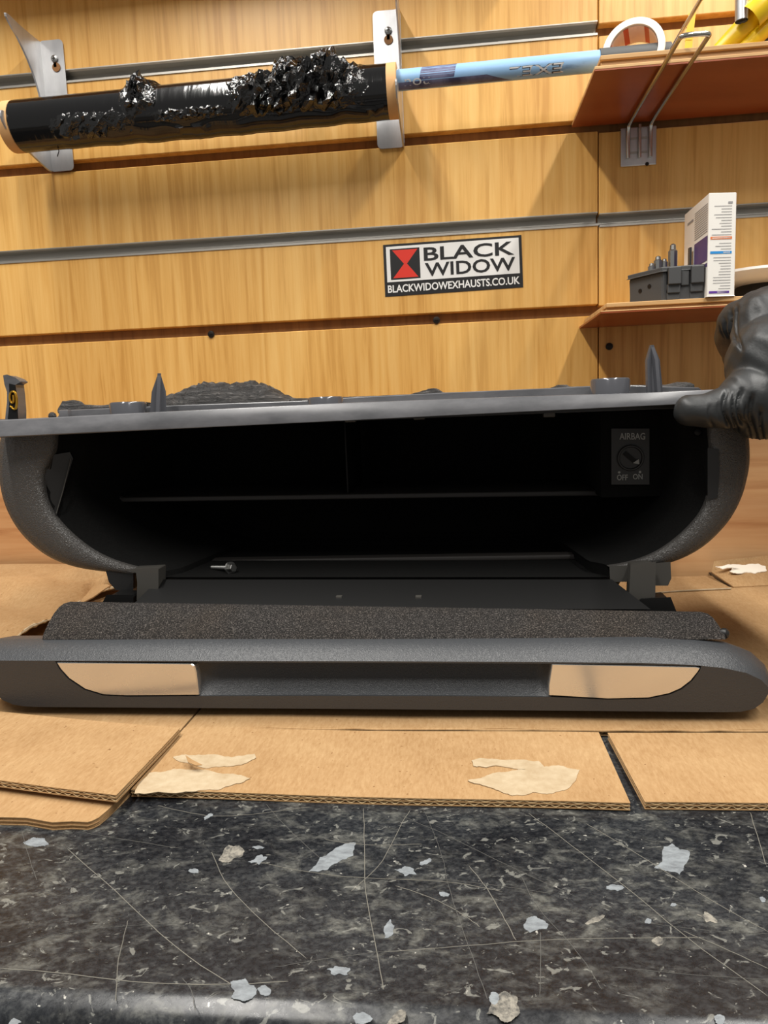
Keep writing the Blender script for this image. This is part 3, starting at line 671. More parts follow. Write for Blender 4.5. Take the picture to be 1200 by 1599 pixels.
# front face with the handle opening cut in it
hole = [(86,1032.5),(200,1033.5),(400,1034.5),(600,1035),(800,1036),(1000,1037.5),(1096,1040),(1094,1046),(1082,1063),(1066,1076),(1048,1084),(1015,1091),(950,1092.5),(855,1088),(700,1087),(500,1086.5),(311,1087),(200,1088),(160,1086),(131,1077),(106,1060),(92,1044)]
H0 = [F_(*p) for p in hole]
hv = [bm.verts.new(p) for p in H0]; es = [bm.edges.new((hv[i], hv[(i+1) % len(hv)])) for i in range(len(hv))]
bm.edges.ensure_lookup_table()
ring_edges = []
for i in range(len(lo[0])):
    e = bm.edges.get((lo[0][i], lo[0][(i+1) % len(lo[0])])); ring_edges.append(e)
bmesh.ops.triangle_fill(bm, use_beauty=True, use_dissolve=False, edges=es+ring_edges, normal=PN)
# pocket walls behind the opening
def pocket(y, sx, zt, zbm):
    out = []
    cz = sum(p.z for p in H0)/len(H0); cxh = sum(p.x for p in H0)/len(H0)
    for p in H0: out.append(Vector((cxh+(p.x-cxh)*sx, p.y+y, cz+(p.z-cz)*(zt if p.z > cz else zbm))))
    return out
prev = hv
for ring in (pocket(.002, 1, 1, 1), pocket(.018, .99, 1.0, .9), pocket(.0215, .98, .95, .85)):
    cur = [bm.verts.new(p) for p in ring]
    for i in range(len(cur)):
        j = (i+1) % len(cur); bm.faces.new((prev[i], prev[j], cur[j], cur[i]))
    prev = cur
bm.faces.new(prev)
LIDO = gfin('lid', bm, COVER, smooth=38); LIDO['label'] = 'folded-down grey lid with a handle recess'
# chrome end plates
def plate(pl, nm):
    bm = bm_new(); P = [Vector((x, y_, 0)) for x, y_ in pl]
    loft(bm, [[F_(p.x, p.y, .012) for p in P], [F_(p.x, p.y, .0004) for p in P], [F_(p.x+(cxp-p.x)*.012, p.y+(cyp-p.y)*.03, -.0004) for p in P]], True, False)
    add(bm, [F_(p.x+(cxp-p.x)*.012, p.y+(cyp-p.y)*.03, -.0004) for p in P], [list(range(len(P)))])
    o = gfin(nm, bm, CHROME, LIDO, smooth=30); o['label'] = 'chromed end plate of the handle'
pl = [(89,1034.5),(200,1035.5),(300,1036.5),(304,1039),(307,1050),(311,1085),(200,1086),(162,1084.5),(133,1075.5),(108,1058.5),(95,1044)]; cxp, cyp = 200, 1058; plate(pl, 'chrome_plate')
pl = [(862,1037),(1000,1039.5),(1088,1041.5),(1094,1043),(1091,1048),(1080,1062),(1064,1074.5),(1046,1082.5),(1013,1089.5),(950,1091),(857,1085.5),(857,1070)]; cxp, cyp = 970, 1062; plate(pl, 'chrome_plate')
# sloping inner flap of the handle between the plates
bm = bm_new(); rows = []
for x, k_ in ((305, .35), (316, .6), (338, .95), (420, 1), (600, 1), (760, 1), (838, .95), (853, .6), (862, .35)):
    rows.append([F_(x, 1037, .0185*k_+.0005), F_(x, 1050, .0165*k_+.0005), F_(x, 1068, .0125*k_+.0005), F_(x, 1080, .0070*k_+.0005), F_(x, 1086, .0022*k_+.0003), F_(x, 1088.5, .0006)])
for r_a, r_b in zip(rows, rows[1:]):
    for j in range(5): add(bm, [r_a[j], r_b[j], r_b[j+1], r_a[j+1]], [(0, 1, 2, 3)])
gfin('pull_recess', bm, COVER, LIDO, smooth=60)
# flocked roll on top of the lid edge
prof = [(998.5, .0128, 66, 1134, 1132), (990, .0150, 68, 1133, 0), (975, .0210, 76, 1127, 0), (962, .0275, 84, 1121, 0), (952, .0330, 92, 1114, 0), (946, .0370, 100, 1106, 0), (943, .0410, 110, 1095, 0), (943.5, .0480, 120, 1085, 0)]
bm = bm_new(); rows = []
for py, y_, xl_, xr_, _ in prof:
    slope = lambda x, p=py: p + (x-330)*(.016 if p < 960 else (.016*(998-p)/38 if p < 998 else 0))*(1)
    P = [G(x, slope(x), y_) for x in lin_n(xl_, xr_, 24)]; rows.append(P)
bk = [Vector((p.x, .052, .034)) for p in rows[-1]]; rows.append(bk)
fr = [Vector((p.x, .0300, p.z-.0015)) for p in rows[0]]; rows.insert(0, fr)
loft(bm, rows, True, True)
gfin('flocked_roll', bm, FELT, LIDO, smooth=60)
# inner lid panel between roll and hinge
bm = bm_new(); q = [G(206, 948, .046), G(1012, 950, .046), G(955, 906, .076), G(248, 906, .076)]; prism(bm, q, (0, 0, -.004)); gfin('inner_panel', bm, LIDPL, LIDO, bevel=.001)
gpoly('lid_base', [(158,950),(168,931),(206,931),(206,950)], .062, .02, LIDPL).parent = LIDO
gpoly('lid_base', [(1000,960),(1002,938),(1046,935),(1056,960)], .060, .02, LIDPL).parent = LIDO
for px in (530, 654):
    for dy in (933, 939.5):
        c = G(px, dy, .058); bm = bm_new(); box(bm, (c.x-.0022, .056, c.z-.0014), (c.x+.0022, .064, c.z+.0014)); gfin('clip_tab', bm, HINGE, LIDO, bevel=.0004)
bm = bm_new(); lathe(bm, G(1131, 989, .020), (.8, -.5, .2), [(-.004, .0022), (0, .0034), (.002, .0030), (.0032, .0012)], 14); gfin('bump_stop', bm, DARKPL, LIDO)

# ================================================================== loose bolt on the bin floor
zf = FZ+.0056; hd = GM @ Gz(361, 887, zf); tl = hd
ax0 = Vector((-.80, .60, -.10)).normalized()
bm = bm_new()
BO = thing('bolt', hd, 'small flanged steel bolt lying inside the open glovebox', 'bolt')
lathe(bm, hd, ax0, [(0, .0050), (.0008, .0054), (.0016, .0040)], 24); finish('washer', bm, STEEL, BO, 30)
bm = bm_new(); lathe(bm, hd, -ax0, [(0, .0036), (.0032, .0036), (.0036, .0030)], 6); finish('hex_head', bm, STEEL, BO, 30)
bm = bm_new(); prof_ = [(0, .0022)]
for k in range(16): prof_ += [(.004+k*.0014, .0023), (.0047+k*.0014, .0019)]
prof_ += [(.0275, .0012)]
lathe(bm, hd, ax0, prof_, 14); finish('shank', bm, STEEL, BO, 30)

# ================================================================== gloved hand
def hand():
    parts = []
    def capsule(bm, a, b, ra, rb, n=16):
        a, b = Vector(a), Vector(b); d = (b-a); L = d.length; d.normalize(); u, v = frame_of(d); rings = []
        for k in range(1, 5):
            t_ = math.pi/2*k/4; rings.append((a - d*ra*math.cos(t_), ra*math.sin(t_)))
        for k in range(0, 4):
            t_ = math.pi/2*k/4; rings.append((b + d*rb*math.sin(t_), rb*math.cos(t_)))
        loft(bm, [[c + (u*math.cos(2*math.pi*i/n)+v*math.sin(2*math.pi*i/n))*r for i in range(n)] for c, r in rings])
    bm = bmesh.new(); W = lambda x, y, Y: at(x, y, Y)
    k = 1/1130.0
    chains = [
      # thumb: pressed on the front of the flange
      [(W(1078, 641, .487), 24*.487*k), (W(1103, 641, .485), 26.5*.485*k), (W(1140, 636, .487), 33*.487*k), (W(1172, 622, .492), 47*.49*k), (W(1192, 632, .496), 54*.49*k), (W(1216, 568, .505), 74*.50*k)],
      # thumb web to index knuckle
      [(W(1205, 560, .512), 46*.51*k), (W(1200, 500, .525), 46*.52*k)],
      [(W(1186, 588, .503), 38*.50*k), (W(1186, 495, .532), 40*.53*k)],
      # index finger: folds over the back of the housing
      [(W(1206, 496, .535), 46*.535*k), (W(1158, 503, .560), 33*.56*k), (W(1149, 525, .590), 29*.59*k), (W(1158, 556, .622), 25*.622*k), (W(1172, 585, .634), 21*.634*k)],
      # middle finger under and behind it
      [(W(1222, 530, .575), 38*.575*k), (W(1176, 545, .622), 27*.62*k), (W(1166, 585, .648), 24*.648*k), (W(1158, 628, .652), 21*.652*k), (W(1128, 652, .642), 20*.64*k), (W(1106, 658, .638), 18*.64*k)],
      [(W(1250, 560, .600), 36*.6*k), (W(1205, 580, .645), 26*.645*k), (W(1188, 618, .665), 24*.665*k), (W(1160, 662, .660), 22*.66*k), (W(1126, 684, .655), 19*.655*k)],
      [(W(1275, 595, .615), 32*.615*k), (W(1232, 612, .665), 24*.655*k), (W(1200, 630, .700), 21*.69*k), (W(1162, 652, .702), 18*.69*k), (W(1130, 668, .695), 16*.69*k)],
      # palm / back of the hand
      [(W(1206, 496, .535), 47*.535*k), (W(1300, 560, .50), 62*.50*k), (W(1390, 640, .46), 64*.46*k)],
      [(W(1222, 540, .560), 42*.56*k), (W(1310, 600, .52), 58*.52*k), (W(1390, 650, .465), 58*.46*k)],
      [(W(1250, 570, .590), 36*.59*k), (W(1330, 630, .54), 52*.54*k), (W(1390, 660, .475), 56*.47*k)],
      [(W(1275, 600, .605), 34*.605*k), (W(1340, 650, .55), 46*.55*k), (W(1395, 670, .48), 52*.48*k)],
      [(W(1216, 568, .505), 74*.50*k), (W(1300, 610, .485), 74*.485*k), (W(1390, 650, .455), 60*.455*k)],
      # wrist and forearm
      [(W(1390, 650, .46), 64*.46*k), (W(1560, 760, .40), 72*.42*k)],
    ]
    for ch in chains:
        for (a, ra), (b, rb) in zip(ch, ch[1:]): capsule(bm, a, b, ra, rb)
    me = bpy.data.meshes.new('hand_tmp'); bm.to_mesh(me); bm.free()
    o = bpy.data.objects.new('hand_tmp', me); COL.objects.link(o)
    r = o.modifiers.new('r', 'REMESH'); r.mode = 'VOXEL'; r.voxel_size = .0009
    s = o.modifiers.new('s', 'SMOOTH'); s.factor = .5; s.iterations = 34
    dg = bpy.context.evaluated_depsgraph_get(); ev = bpy.data.meshes.new_from_object(o.evaluated_get(dg)); bpy.data.objects.remove(o)
    bm = bmesh.new(); bm.from_mesh(ev); bm.normal_update()
    # wrinkles of the glove: ridges across the thumb and the folded index finger
    def pxl(p):
        d = p-EYE; zz = d.dot(_f); return 600+FPX*d.dot(_r)/zz, 799.5-FPX*d.dot(_u)/zz
    # (x, y from, y to, bow, half width, depth) of each crease, on the camera-facing side of the glove
    CRE = [(1112, 634, 668, 4, 2.4, .0010), (1126, 628, 660, 3, 2.0, .0009), (1138, 612, 668, 7, 3.4, .0026), (1150, 616, 674, 5, 2.4, .0019), (1161, 610, 668, 8, 3.2, .0024), (1169, 634, 684, 3, 2.2, .0015), (1179, 618, 690, 6, 3.6, .0024), (1193, 640, 700, 4, 2.6, .0018),
           (1146, 486, 534, 5, 3.0, .0022), (1136, 500, 532, 3, 2.6, .0018), (1155, 480, 545, 6, 3.0, .0020), (1128, 508, 528, 2, 2.2, .0012)]
    for v in bm.verts:
        p = v.co; off = .0004*math.sin(p.x*260+p.z*130)*math.sin(p.z*210-p.y*150)
        if p.y < .66:
            x, y = pxl(p); facing = (EYE-p).normalized().dot(v.normal)
            if 1090 < x < 1230 and facing > -.2:
                for cx_, y0, y1, bow, hw, dep in CRE:
                    if y0-6 < y < y1+6:
                        t_ = (y-y0)/(y1-y0); xx = cx_ - bow*math.sin(math.pi*max(0, min(1, t_))) + 6*(t_-.5)
                        e_ = min(1, max(0, (y-y0+6)/12))*min(1, max(0, (y1+6-y)/12))
                        off -= dep*e_*math.exp(-((x-xx)/hw)**2)
        v.co = p + v.normal*off
    o = finish('gloved_hand', bm, GLOVE, None, 80)
    tag(o, 'hand in a black nitrile glove gripping the right end of the glovebox', 'hand')
hand()
# ================================================================== shelves on the right
GR = 'wall shelves'
def shelf(corner_px, front_px, th, label, xr=.62):
    c = at(*corner_px, WALL-.0008); z = c.z; f = onz(*front_px, z); y0 = f.y; x0 = c.x
    T = thing('wall_shelf', ((x0+xr)/2, (y0+WALL)/2, z), label, 'shelf')
    bm = bm_new(); box(bm, (x0, y0, z), (xr, WALL-.0008, z+.0012)); finish('red_laminate', bm, SHELFRED, T)
    bm = bm_new(); box(bm, (x0, y0, z+.0012), (xr, WALL-.0008, z+th*.42)); finish('lower_board', bm, SHELFEDGE, T, bevel=.0006, segs=1)
    bm = bm_new(); box(bm, (x0+.007, y0+.006, z+th*.42+.0001), (xr, WALL-.0008, z+th)); finish('upper_board', bm, SHELFTOP, T, bevel=.0006, segs=1)
    bm = bm_new(); box(bm, (x0+.006, y0+.003, z+th-.0001), (xr, WALL-.001, z+th+.0042)); finish('top_veneer', bm, SHELFEDGE, T, bevel=.0006, segs=1)
    return T, x0, y0, z, z+th+.0042
US, ux, uy, uz, utop = shelf((893.5, 199), (931, 111), .0105, 'upper wooden shelf with a red-brown underside on a wire hook')
LS, lx, ly, lz, ltop = shelf((905, 513), (948, 489), .0058, 'lower wooden shelf carrying the white carton and the bit case')
# wire display hook under the upper shelf
HK = thing('shelf_hook', at(997, 230, WALL-.004), 'chromed double-wire shelf hook on a metal plate under the upper shelf', 'hook')
p0, p1 = at(969, 262, WALL), at(1025, 203, WALL)
bm = bm_new(); box(bm, (p0.x, WALL-.0028, p0.z), (p1.x, WALL-.0008, p1.z+.004)); finish('plate', bm, ZINC, HK, bevel=.001)
zw = uz-.0030; xw = [at(x, 203, WALL-.006).x for x in (982, 1000, 1017)]
tipY = onz(1068, 57, zw).y
def wire(pts, r=.0021): 
    bm = bm_new(); tube(bm, pts, r, 10); finish('wire', bm, CHROMEWIRE, HK, 60)
za = at(980, 247, WALL-.006).z
P = arc([(xw[0], WALL-.0050, za), (xw[0], WALL-.0050, zw-.004), (xw[0], WALL-.010, zw), (xw[0], tipY+.008, zw)], 3)
Q = arc([(xw[2], tipY+.008, zw), (xw[2], WALL-.010, zw), (xw[2], WALL-.0050, zw-.004), (xw[2], WALL-.0050, za)], 3)
tip = arc([(xw[0], tipY+.008, zw), (xw[0], tipY, zw), (xw[0]+.004, tipY-.001, zw+.0005), (xw[2]-.004, tipY-.001, zw+.0005), (xw[2], tipY, zw), (xw[2], tipY+.008, zw)], 2)
wire(P + tip[1:-1] + Q)
up = onx(1047, 80, xw[1]+.003); zu = up.z
wire(arc([(xw[1], WALL-.0052, za), (xw[1], WALL-.0052, uz-.004)], 1), .0018)
wire([(xw[1]+.003, WALL-.004, zu), (xw[1]+.003, .60, zu), (xw[1]+.003, .50, zu)], .0018)
for zz in (at(990, 218, WALL).z, at(990, 240, WALL).z):
    for a, b in ((xw[0]+.003, xw[1]-.002), (xw[1]+.002, xw[2]-.003)):
        bm = bm_new(); box(bm, (a, WALL-.0036, zz-.0012), (b, WALL-.0026, zz+.0012)); finish('plate_slot', bm, ALU, HK)
bm = bm_new(); lathe(bm, at(1011, 256, WALL-.0027), (0, -1, 0), [(0, .0022), (.001, .0018)], 12); finish('rivet', bm, SCREWBLK, HK)

# tape roll
yt_ = .822
c = at(991, 98, yt_); TR = thing('tape_roll', (c.x, yt_, utop), 'roll of white tape with red print standing on the upper shelf', 'tape roll')
rO = c.z-utop if c.z-utop > .03 else .05; rO = (at(991, 28, yt_-.016).z-utop)/2; c = Vector((c.x, yt_, utop+rO)); ax_ = Vector((-.30, -1, .06)).normalized()
u_, v_ = frame_of(ax_); rI = rO*.78; wd = .036
bm = bm_new(); N = 56
def ringp(r, h): return [c + ax_*h + (u_*math.cos(2*math.pi*i/N)+v_*math.sin(2*math.pi*i/N))*r for i in range(N)]
loft(bm, [ringp(rI, wd/2), ringp(rO-.001, wd/2), ringp(rO, wd/2-.001), ringp(rO, -wd/2), ringp(rI, -wd/2), ringp(rI, wd/2)], True, False); finish('tape', bm, TAPEW, TR, 35)
for i0, i1, mm in ((0, 3, TAPER), (3, 7, TAPEP), (7, 8, TAPER), (8, 12, TAPEP), (12, 15, TAPER), (15, 20, TAPEP), (20, 22, TAPER), (22, 27, TAPEP), (27, 30, TAPER), (30, 36, TAPEP), (36, 38, TAPER), (38, 44, TAPEP), (44, 46, TAPER), (46, 52, TAPEP), (52, 56, TAPER)):
    bm = bm_new(); pts = [ringp(rI-.0005, h) for h in (wd/2-.003, -wd/2+.003)]
    for i in range(i0, i1):
        j = (i+1) % N; add(bm, [pts[0][i], pts[0][j], pts[1][j], pts[1][i]], [(0, 1, 2, 3)])
    finish('print_block', bm, mm, TR)
# yellow tools and pipe
def ctube(name, T, pts, r, m, n=14, hollow=False):
    bm = bm_new(); tube(bm, pts, r, n, cap=not hollow)
    if hollow: 
        rs = [q*.72 for q in r] if isinstance(r, list) else r*.72
        tube(bm, pts, rs, n, cap=False)
    return finish(name, bm, m, T, 45)
ya = uy+.03
YP = thing('yellow_clamp', at(1165, 66, ya), 'yellow plastic handled tool lying on the upper shelf at the right', 'tool')
ctube('handle', YP, [at(1120, 84, ya), at(1150, 56, ya-.005), at(1192, 14, ya-.01)], [.0075, .0095, .0115], YELLOW, hollow=False)
ctube('handle', YP, [at(1160, 80, ya-.006), at(1188, 50, ya-.008), at(1240, 6, ya-.01)], [.0075, .0085, .010], YELLOW)
bm = bm_new(); lathe(bm, at(1190, 10, ya-.022), at(1192, 14, ya-.01)-at(1150, 56, ya-.005), [(-.012, .0118), (.006, .0122), (.009, .0112), (.009, .0085), (-.004, .008)], 20, cap=False); finish('socket', bm, YELLOW, YP, 35)
bm = bm_new(); box(bm, tuple(at(1186, 72, ya+.004)-Vector((0, 0, .006))), tuple(at(1235, 58, ya+.012)+Vector((0, .01, 0)))); finish('dark_jaw', bm, CASE, YP, bevel=.002)
YS_ = thing('yellow_strap', at(1076, 76, ya+.012), 'upright yellow plastic strip behind the wire hook on the upper shelf', 'strap')
bm = bm_new(); q0 = [at(x, y, ya+.012) for x, y in ((1069, 92), (1078, 92), (1086, 20), (1077, 22))]; prism(bm, q0, (0, .003, 0)); finish('strip', bm, YELLOW, YS_, bevel=.0008)
bm = bm_new(); q0 = [at(x, y, ya+.0115) for x, y in ((1072, 62), (1081, 62), (1082, 58), (1073, 58))]; prism(bm, q0, (0, .0042, 0)); finish('ridge', bm, YELLOW, YS_)
MP = thing('metal_pipe', at(1158, 33, ya-.02), 'short grey metal pipe end hanging down above the upper shelf', 'pipe')
ctube('pipe', MP, [at(1158.5, 33, ya-.02), at(1160, -120, ya-.02)], .0056, ZINC, hollow=True)
bm = bm_new(); lathe(bm, at(1158.5, 31, ya-.02), (0, 0, 1), [(0, .0040), (.0004, .0040)], 14); finish('bore', bm, SCREWBLK, MP)

# ---------------- lower shelf: bit case, white carton, white roll
yc = ly+.010
corner = at(1042, 464, yc); zc = ltop
BC = thing('bit_case', (corner.x+.02, yc+.05, zc), 'black plastic case with bits standing in it on the lower shelf', 'case')
A0 = Vector((onz(1043, 466, zc).x, yc, zc)); B0 = Vector((at(1106, 461, yc).x, yc-.004, zc))
ht = (at(1043, 418, yc).z - zc)
Lf = Vector((at(986, 468, WALL-.09).x, WALL-.08, zc)); 
d = B0-A0; back = Vector((Lf.x, Lf.y, zc)); bb = back+d
zt = Vector((0, 0, ht))
bm = bm_new(); loft(bm, [[A0, B0, bb, back], [A0+zt*.9, B0+zt*.9, bb+zt*.9, back+zt*.9]]); finish('tray', bm, CASE, BC, bevel=.0015)
bm = bm_new(); e = Vector((-.002, -.002, 0)); loft(bm, [[p+zt*.88 for p in (A0+e, B0+Vector((.003, -.002, 0)), bb, back+e)], [p+zt*1.02 for p in (A0+e, B0+Vector((.003, -.002, 0)), bb, back+e)]]); finish('rim', bm, CASE, BC, bevel=.0008)
for f0, f1 in ((.08, .36), (.58, .86)):
    for (z0, z1, dep) in ((.20, .95, .005), (.45, .98, .008), (-.0, .35, .003)):
        bm = bm_new(); a = A0+d*f0; b = A0+d*f1; box(bm, (a.x, yc-dep, zc+ht*z0+.0002), (b.x, yc+.002, zc+ht*z1)); finish('latch', bm, CASE, BC, bevel=.0008)
bm = bm_new(); a = A0+d*.38; b = A0+d*.56; box(bm, (a.x, yc-.004, zc+ht*.42), (b.x, yc+.002, zc+ht*.9)); finish('handle_lug', bm, CASE, BC, bevel=.0008)
for px, py, top, r in ((1018, 424, 411, .0035), (1028, 420, 400, .0042), (1038, 417, 404, .0032), (1051, 416, 381, .0046)):
    f = (px-1010)/45; yy = lerp(WALL-.10, yc+.025, f); b = at(px, py+6, yy); t_ = at(px, top, yy)
    bm = bm_new(); lathe(bm, b, (0, 0, 1), [(-.006, r), ((t_.z-b.z)*.72, r), ((t_.z-b.z)*.78, r*.7), ((t_.z-b.z)*.95, r*.62), ((t_.z-b.z), r*.3)], 8); finish('driver_bit', bm, STEEL, BC, 30)
bm = bm_new(); b = at(1079, 415, yc+.03); t_ = at(1079, 386, yc+.03); box(bm, (b.x-.001, b.y, b.z-.004), (b.x+.001, b.y+.006, t_.z)); finish('driver_bit', bm, CASE, BC)
# squiggle moulded in the side of the case
bm = bm_new(); nrm = Vector((-(A0-back).y, (A0-back).x, 0)).normalized()
for f in (.35, .62): lathe(bm, back.lerp(A0, f)+zt*(.35+f*.3)+nrm*.0005, nrm, [(-.001, .0022), (.0012, .0018)], 10)
finish('side_stud', bm, SCREWBLK, BC)

yb_ = yc-.012
c0 = Vector((onz(1102, 464, ltop).x, yb_, ltop)); fr = at(1150, 460, yb_); wx = fr.x-at(1105, 460, yb_).x
x0 = at(1105, 460, yb_).x; ztop = at(1105, 302, yb_).z; dpt = onx(1071, 318, 1).y
side = Vector((at(1070, 318, yb_+.075).x, yb_+.075, 0))
WC = thing('white_carton', (x0+wx/2, yb_+.03, ltop), 'tall white printed carton standing upside down on the lower shelf', 'box')
f0 = Vector((x0, yb_, ltop+.0003)); f1 = f0+Vector((wx, .004, 0)); s0 = Vector((side.x, side.y, ltop+.0003)); s1 = s0+(f1-f0); H_ = Vector((0, 0, ztop-ltop))
bm = bm_new(); loft(bm, [[f0, f1, s1, s0], [f0+H_, f1+H_, s1+H_, s0+H_]]); finish('carton', bm, WHITE, WC, bevel=.0006, segs=1)
Fm = lambda u, v, o=.0003: f0+(f1-f0)*u+H_*v+Vector((0, -o, 0))
sn = Vector((-(f0-s0).y, (f0-s0).x, 0)).normalized(); sn = sn if sn.x < 0 else -sn
Sm = lambda u, v, o=.0003: s0+(f0-s0)*u+H_*v+sn*o
def pr(fn, u0, v0, u1, v1, m, nm='print'):
    bm = bm_new(); add(bm, [fn(u0, v0), fn(u1, v0), fn(u1, v1), fn(u0, v1)], [(0, 1, 2, 3)]); finish(nm, bm, m, WC)
pr(Fm, .08, .555, .86, .580, ORANGE, 'colour_bar'); pr(Fm, .08, .415, .86, .44, CYAN, 'colour_bar'); pr(Fm, .06, .03, .80, .052, VIOLET, 'colour_bar')
pr(Fm, .14, .562, .80, .572, WHITE); pr(Fm, .55, .422, .80, .433, WHITE); pr(Fm, .36, .036, .74, .046, WHITE); pr(Fm, .70, .895, .86, .915, GREYTXT)
rnd = random.Random(3)
for k in range(30):
    v = .87-k*.0275
    if any(a-.01 < v < b+.01 for a, b in ((.405, .445), (.545, .585), (.0, .06))): continue
    pr(Fm, rnd.choice((.12, .2, .26, .4, .46)), v, .84, v+.0055, GREYTXT, 'text_line')
pr(Sm, .46, .36, .98, .60, PURPLE); pr(Sm, .02, .27, .36, .315, PURPLE); pr(Sm, .36, .30, .98, .335, PURPLE); pr(Sm, .15, .85, .40, .875, GREYTXT)
for k in range(13): pr(Sm, .46, .64+k*.022, .97, .648+k*.022, GREYTXT, 'text_line')
yr = ly+.03
WR = thing('white_dish', (at(1190, 430, yr).x, yr+.03, ltop), 'white shallow dish on a black stand at the right end of the lower shelf', 'dish')
cc = Vector((at(1212, 430, yr).x, yr+.045, at(1170, 437, yr).z))
bm = bm_new(); lathe(bm, cc, (0, 0, 1), [(0, .028), (.003, .044), (.010, .052), (.0135, .046), (.016, .030), (.0168, .002)], 40); finish('dish', bm, WHITE, WR, 40)
bm = bm_new(); lathe(bm, Vector((cc.x+.006, cc.y, ltop)), (0, 0, 1), [(0, .040), (.004, .041), (.008, .034), (cc.z-ltop, .026)], 32); finish('stand', bm, DARKPL, WR, 40)

# ================================================================== sticker
SK = thing('sticker', at(707, 463, WALL-.0008), 'white and black rectangular BLACK WIDOW sticker with a red hourglass on the slatted wall', 'sticker')
ys_ = WALL-.0004
bl, br, tr_, tl_ = at(602, 463.5, ys_), at(817.5, 448.5, ys_), at(814.5, 367, ys_), at(598.5, 382.5, ys_)
q = quadmap(bl, br, tr_, tl_)
def sp(name, poly, m, off, th=.0003):
    bm = bm_new(); prism(bm, [q(u, v)+Vector((0, -off, 0)) for u, v in poly], (0, th, 0)); finish(name, bm, m, SK)
rect = lambda a, b, c, d: [(a, b), (c, b), (c, d), (a, d)]
sp('black_base', rect(0, 0, 1, 1), STK, .0002, .0005)
sp('white_field', rect(.020, .275, .980, .955), STW, .0003)
sp('black_square', rect(.048, .315, .265, .905), STK, .0004)
sp('red_hourglass', [(.065, .345), (.250, .345), (.170, .61), (.250, .88), (.065, .88), (.148, .61)], STR, .0005)
def sl(s, a, b, c, d, m, bold):
    lettering('lettering', s, lambda u, v: q(lerp(a, c, u), lerp(b, d, v))+Vector((0, -.0006, 0)), m, SK, bold)
sl('BLACK', .295, .635, .945, .895, STK, .018); sl('WIDOW', .300, .335, .950, .595, STK, .018); sl('BLACKWIDOWEXHAUSTS.CO.UK', .022, .065, .978, .215, STW, .022)

# ================================================================== brackets, pole and roll
def bracket(x_fold, side, x_plate, ztop, zbot, label, hole_px):
    T = thing('wall_bracket', (x_fold, WALL-.01, zbot), label, 'bracket', 'roll holder brackets')
    t_ = .0018; x0, x1 = sorted((x_fold, x_plate))
    bm = bm_new(); r = .005; pts = []
    for cx, cz, a0 in ((x1-r, ztop-r, 0), (x0+r, ztop-r, 90), (x0+r, zbot+r, 180), (x1-r, zbot+r, 270)):
        for k in range(5):
            a = math.radians(a0+90*k/4); pts.append((cx+r*math.cos(a), WALL-.0006-t_, cz+r*math.sin(a)))
    prism(bm, pts, (0, t_, 0)); finish('plate', bm, ZINC, T, bevel=.0003, segs=1)
    # side ear standing out from the wall: horn on top, waist, cradle arm below
    H = ztop-zbot
    prof = [(0, 1.0), (.037, .985), (.064, .995), (.069, .975), (.060, .92), (.046, .87), (.026, .74), (.014, .60), (.010, .50), (.014, .43), (.030, .39), (.050, .39), (.060, .38), (.066, .30), (.078, .24), (.090, .24), (.096, .22), (.095, .17), (.085, .10), (.034, .03), (.008, -.005), (0, 0)]
    P = arc([Vector((x_fold, WALL-.001-a, zbot+H*b)) for a, b in prof], 1)
    bm = bm_new(); prism(bm, P, (t_*(-1 if side > 0 else 1), 0, 0)); finish('side_ear', bm, ZINC, T, bevel=.0003, segs=1)
    hp = at(*hole_px, WALL-.0030)
    bm = bm_new(); lathe(bm, hp, (0, -1, 0), [(-.0002, .0050), (.0004, .0050), (.0004, .0001)], 20); finish('keyhole', bm, OAKBACK, T)
    sp_ = hp+Vector((-.0012 if side < 0 else 0, 0, .0092))
    bm = bm_new(); box(bm, (sp_.x-.0017, sp_.y-.0004, hp.z), (sp_.x+.0017, sp_.y+.0002, sp_.z)); finish('key_slot', bm, OAKBACK, T)
    bm = bm_new(); lathe(bm, sp_, (0, -1, 0), [(0, .0042), (.0012, .0040), (.0020, .0024), (.0020, .0001)], 18); finish('screw_head', bm, STEEL, T, 35)
    bm = bm_new(); box(bm, (sp_.x-.0022, sp_.y-.0024, sp_.z-.0004), (sp_.x+.0022, sp_.y-.0018, sp_.z+.0004)); box(bm, (sp_.x-.0004, sp_.y-.0024, sp_.z-.0022), (sp_.x+.0004, sp_.y-.0018, sp_.z+.0022)); finish('cross_slot', bm, SCREWBLK, T)
    return T
zt1, zb1 = at(85, 64).z, at(95, 268).z
bracket(at(66, 110).x, -1, at(103, 110).x, zt1, zb1, 'galvanised wall bracket under the left end of the film roll', (88, 105))
zt2, zb2 = at(606, 18).z, at(612, 232).z
bracket(at(628, 110).x, 1, at(586, 110).x, zt2, zb2, 'galvanised wall bracket at the right end of the film roll', (607, 62))
yp = WALL-.064
pa, pb = at(640, 124, yp), at(937, 95.5, yp); dr = (pb-pa).normalized()
def along(px):                               # point of the pole axis at image column px
    lo_, hi_ = -1.2, 1.2
    for _ in range(50):
        m_ = (lo_+hi_)/2; P = pa+dr*m_; v = P-EYE; X = 600+FPX*v.dot(_r)/v.dot(_f)
        if X < px: lo_ = m_
        else: hi_ = m_
    return pa+dr*lo_
PO = thing('blue_pole', along(640), 'light blue and navy pole with a dark grey end, carrying the film roll', 'pole')
rp = 14.0*yp/1130
def seg(name, a, b, r, m, T=PO):
    bm = bm_new(); lathe(bm, along(a), dr, [(0, r), ((along(b)-along(a)).length, r)], 32); return finish(name, bm, m, T, 40)
seg('blue_shaft', -30, 936, rp, BLUE); seg('grip_end', 936, 1046, rp*1.12, GRIP)
pu, pv = frame_of(dr)
front = Vector((0, -1, 0)); front = (front-dr*front.dot(dr)).normalized(); upv = dr.cross(front); upv = upv if upv.z > 0 else -upv
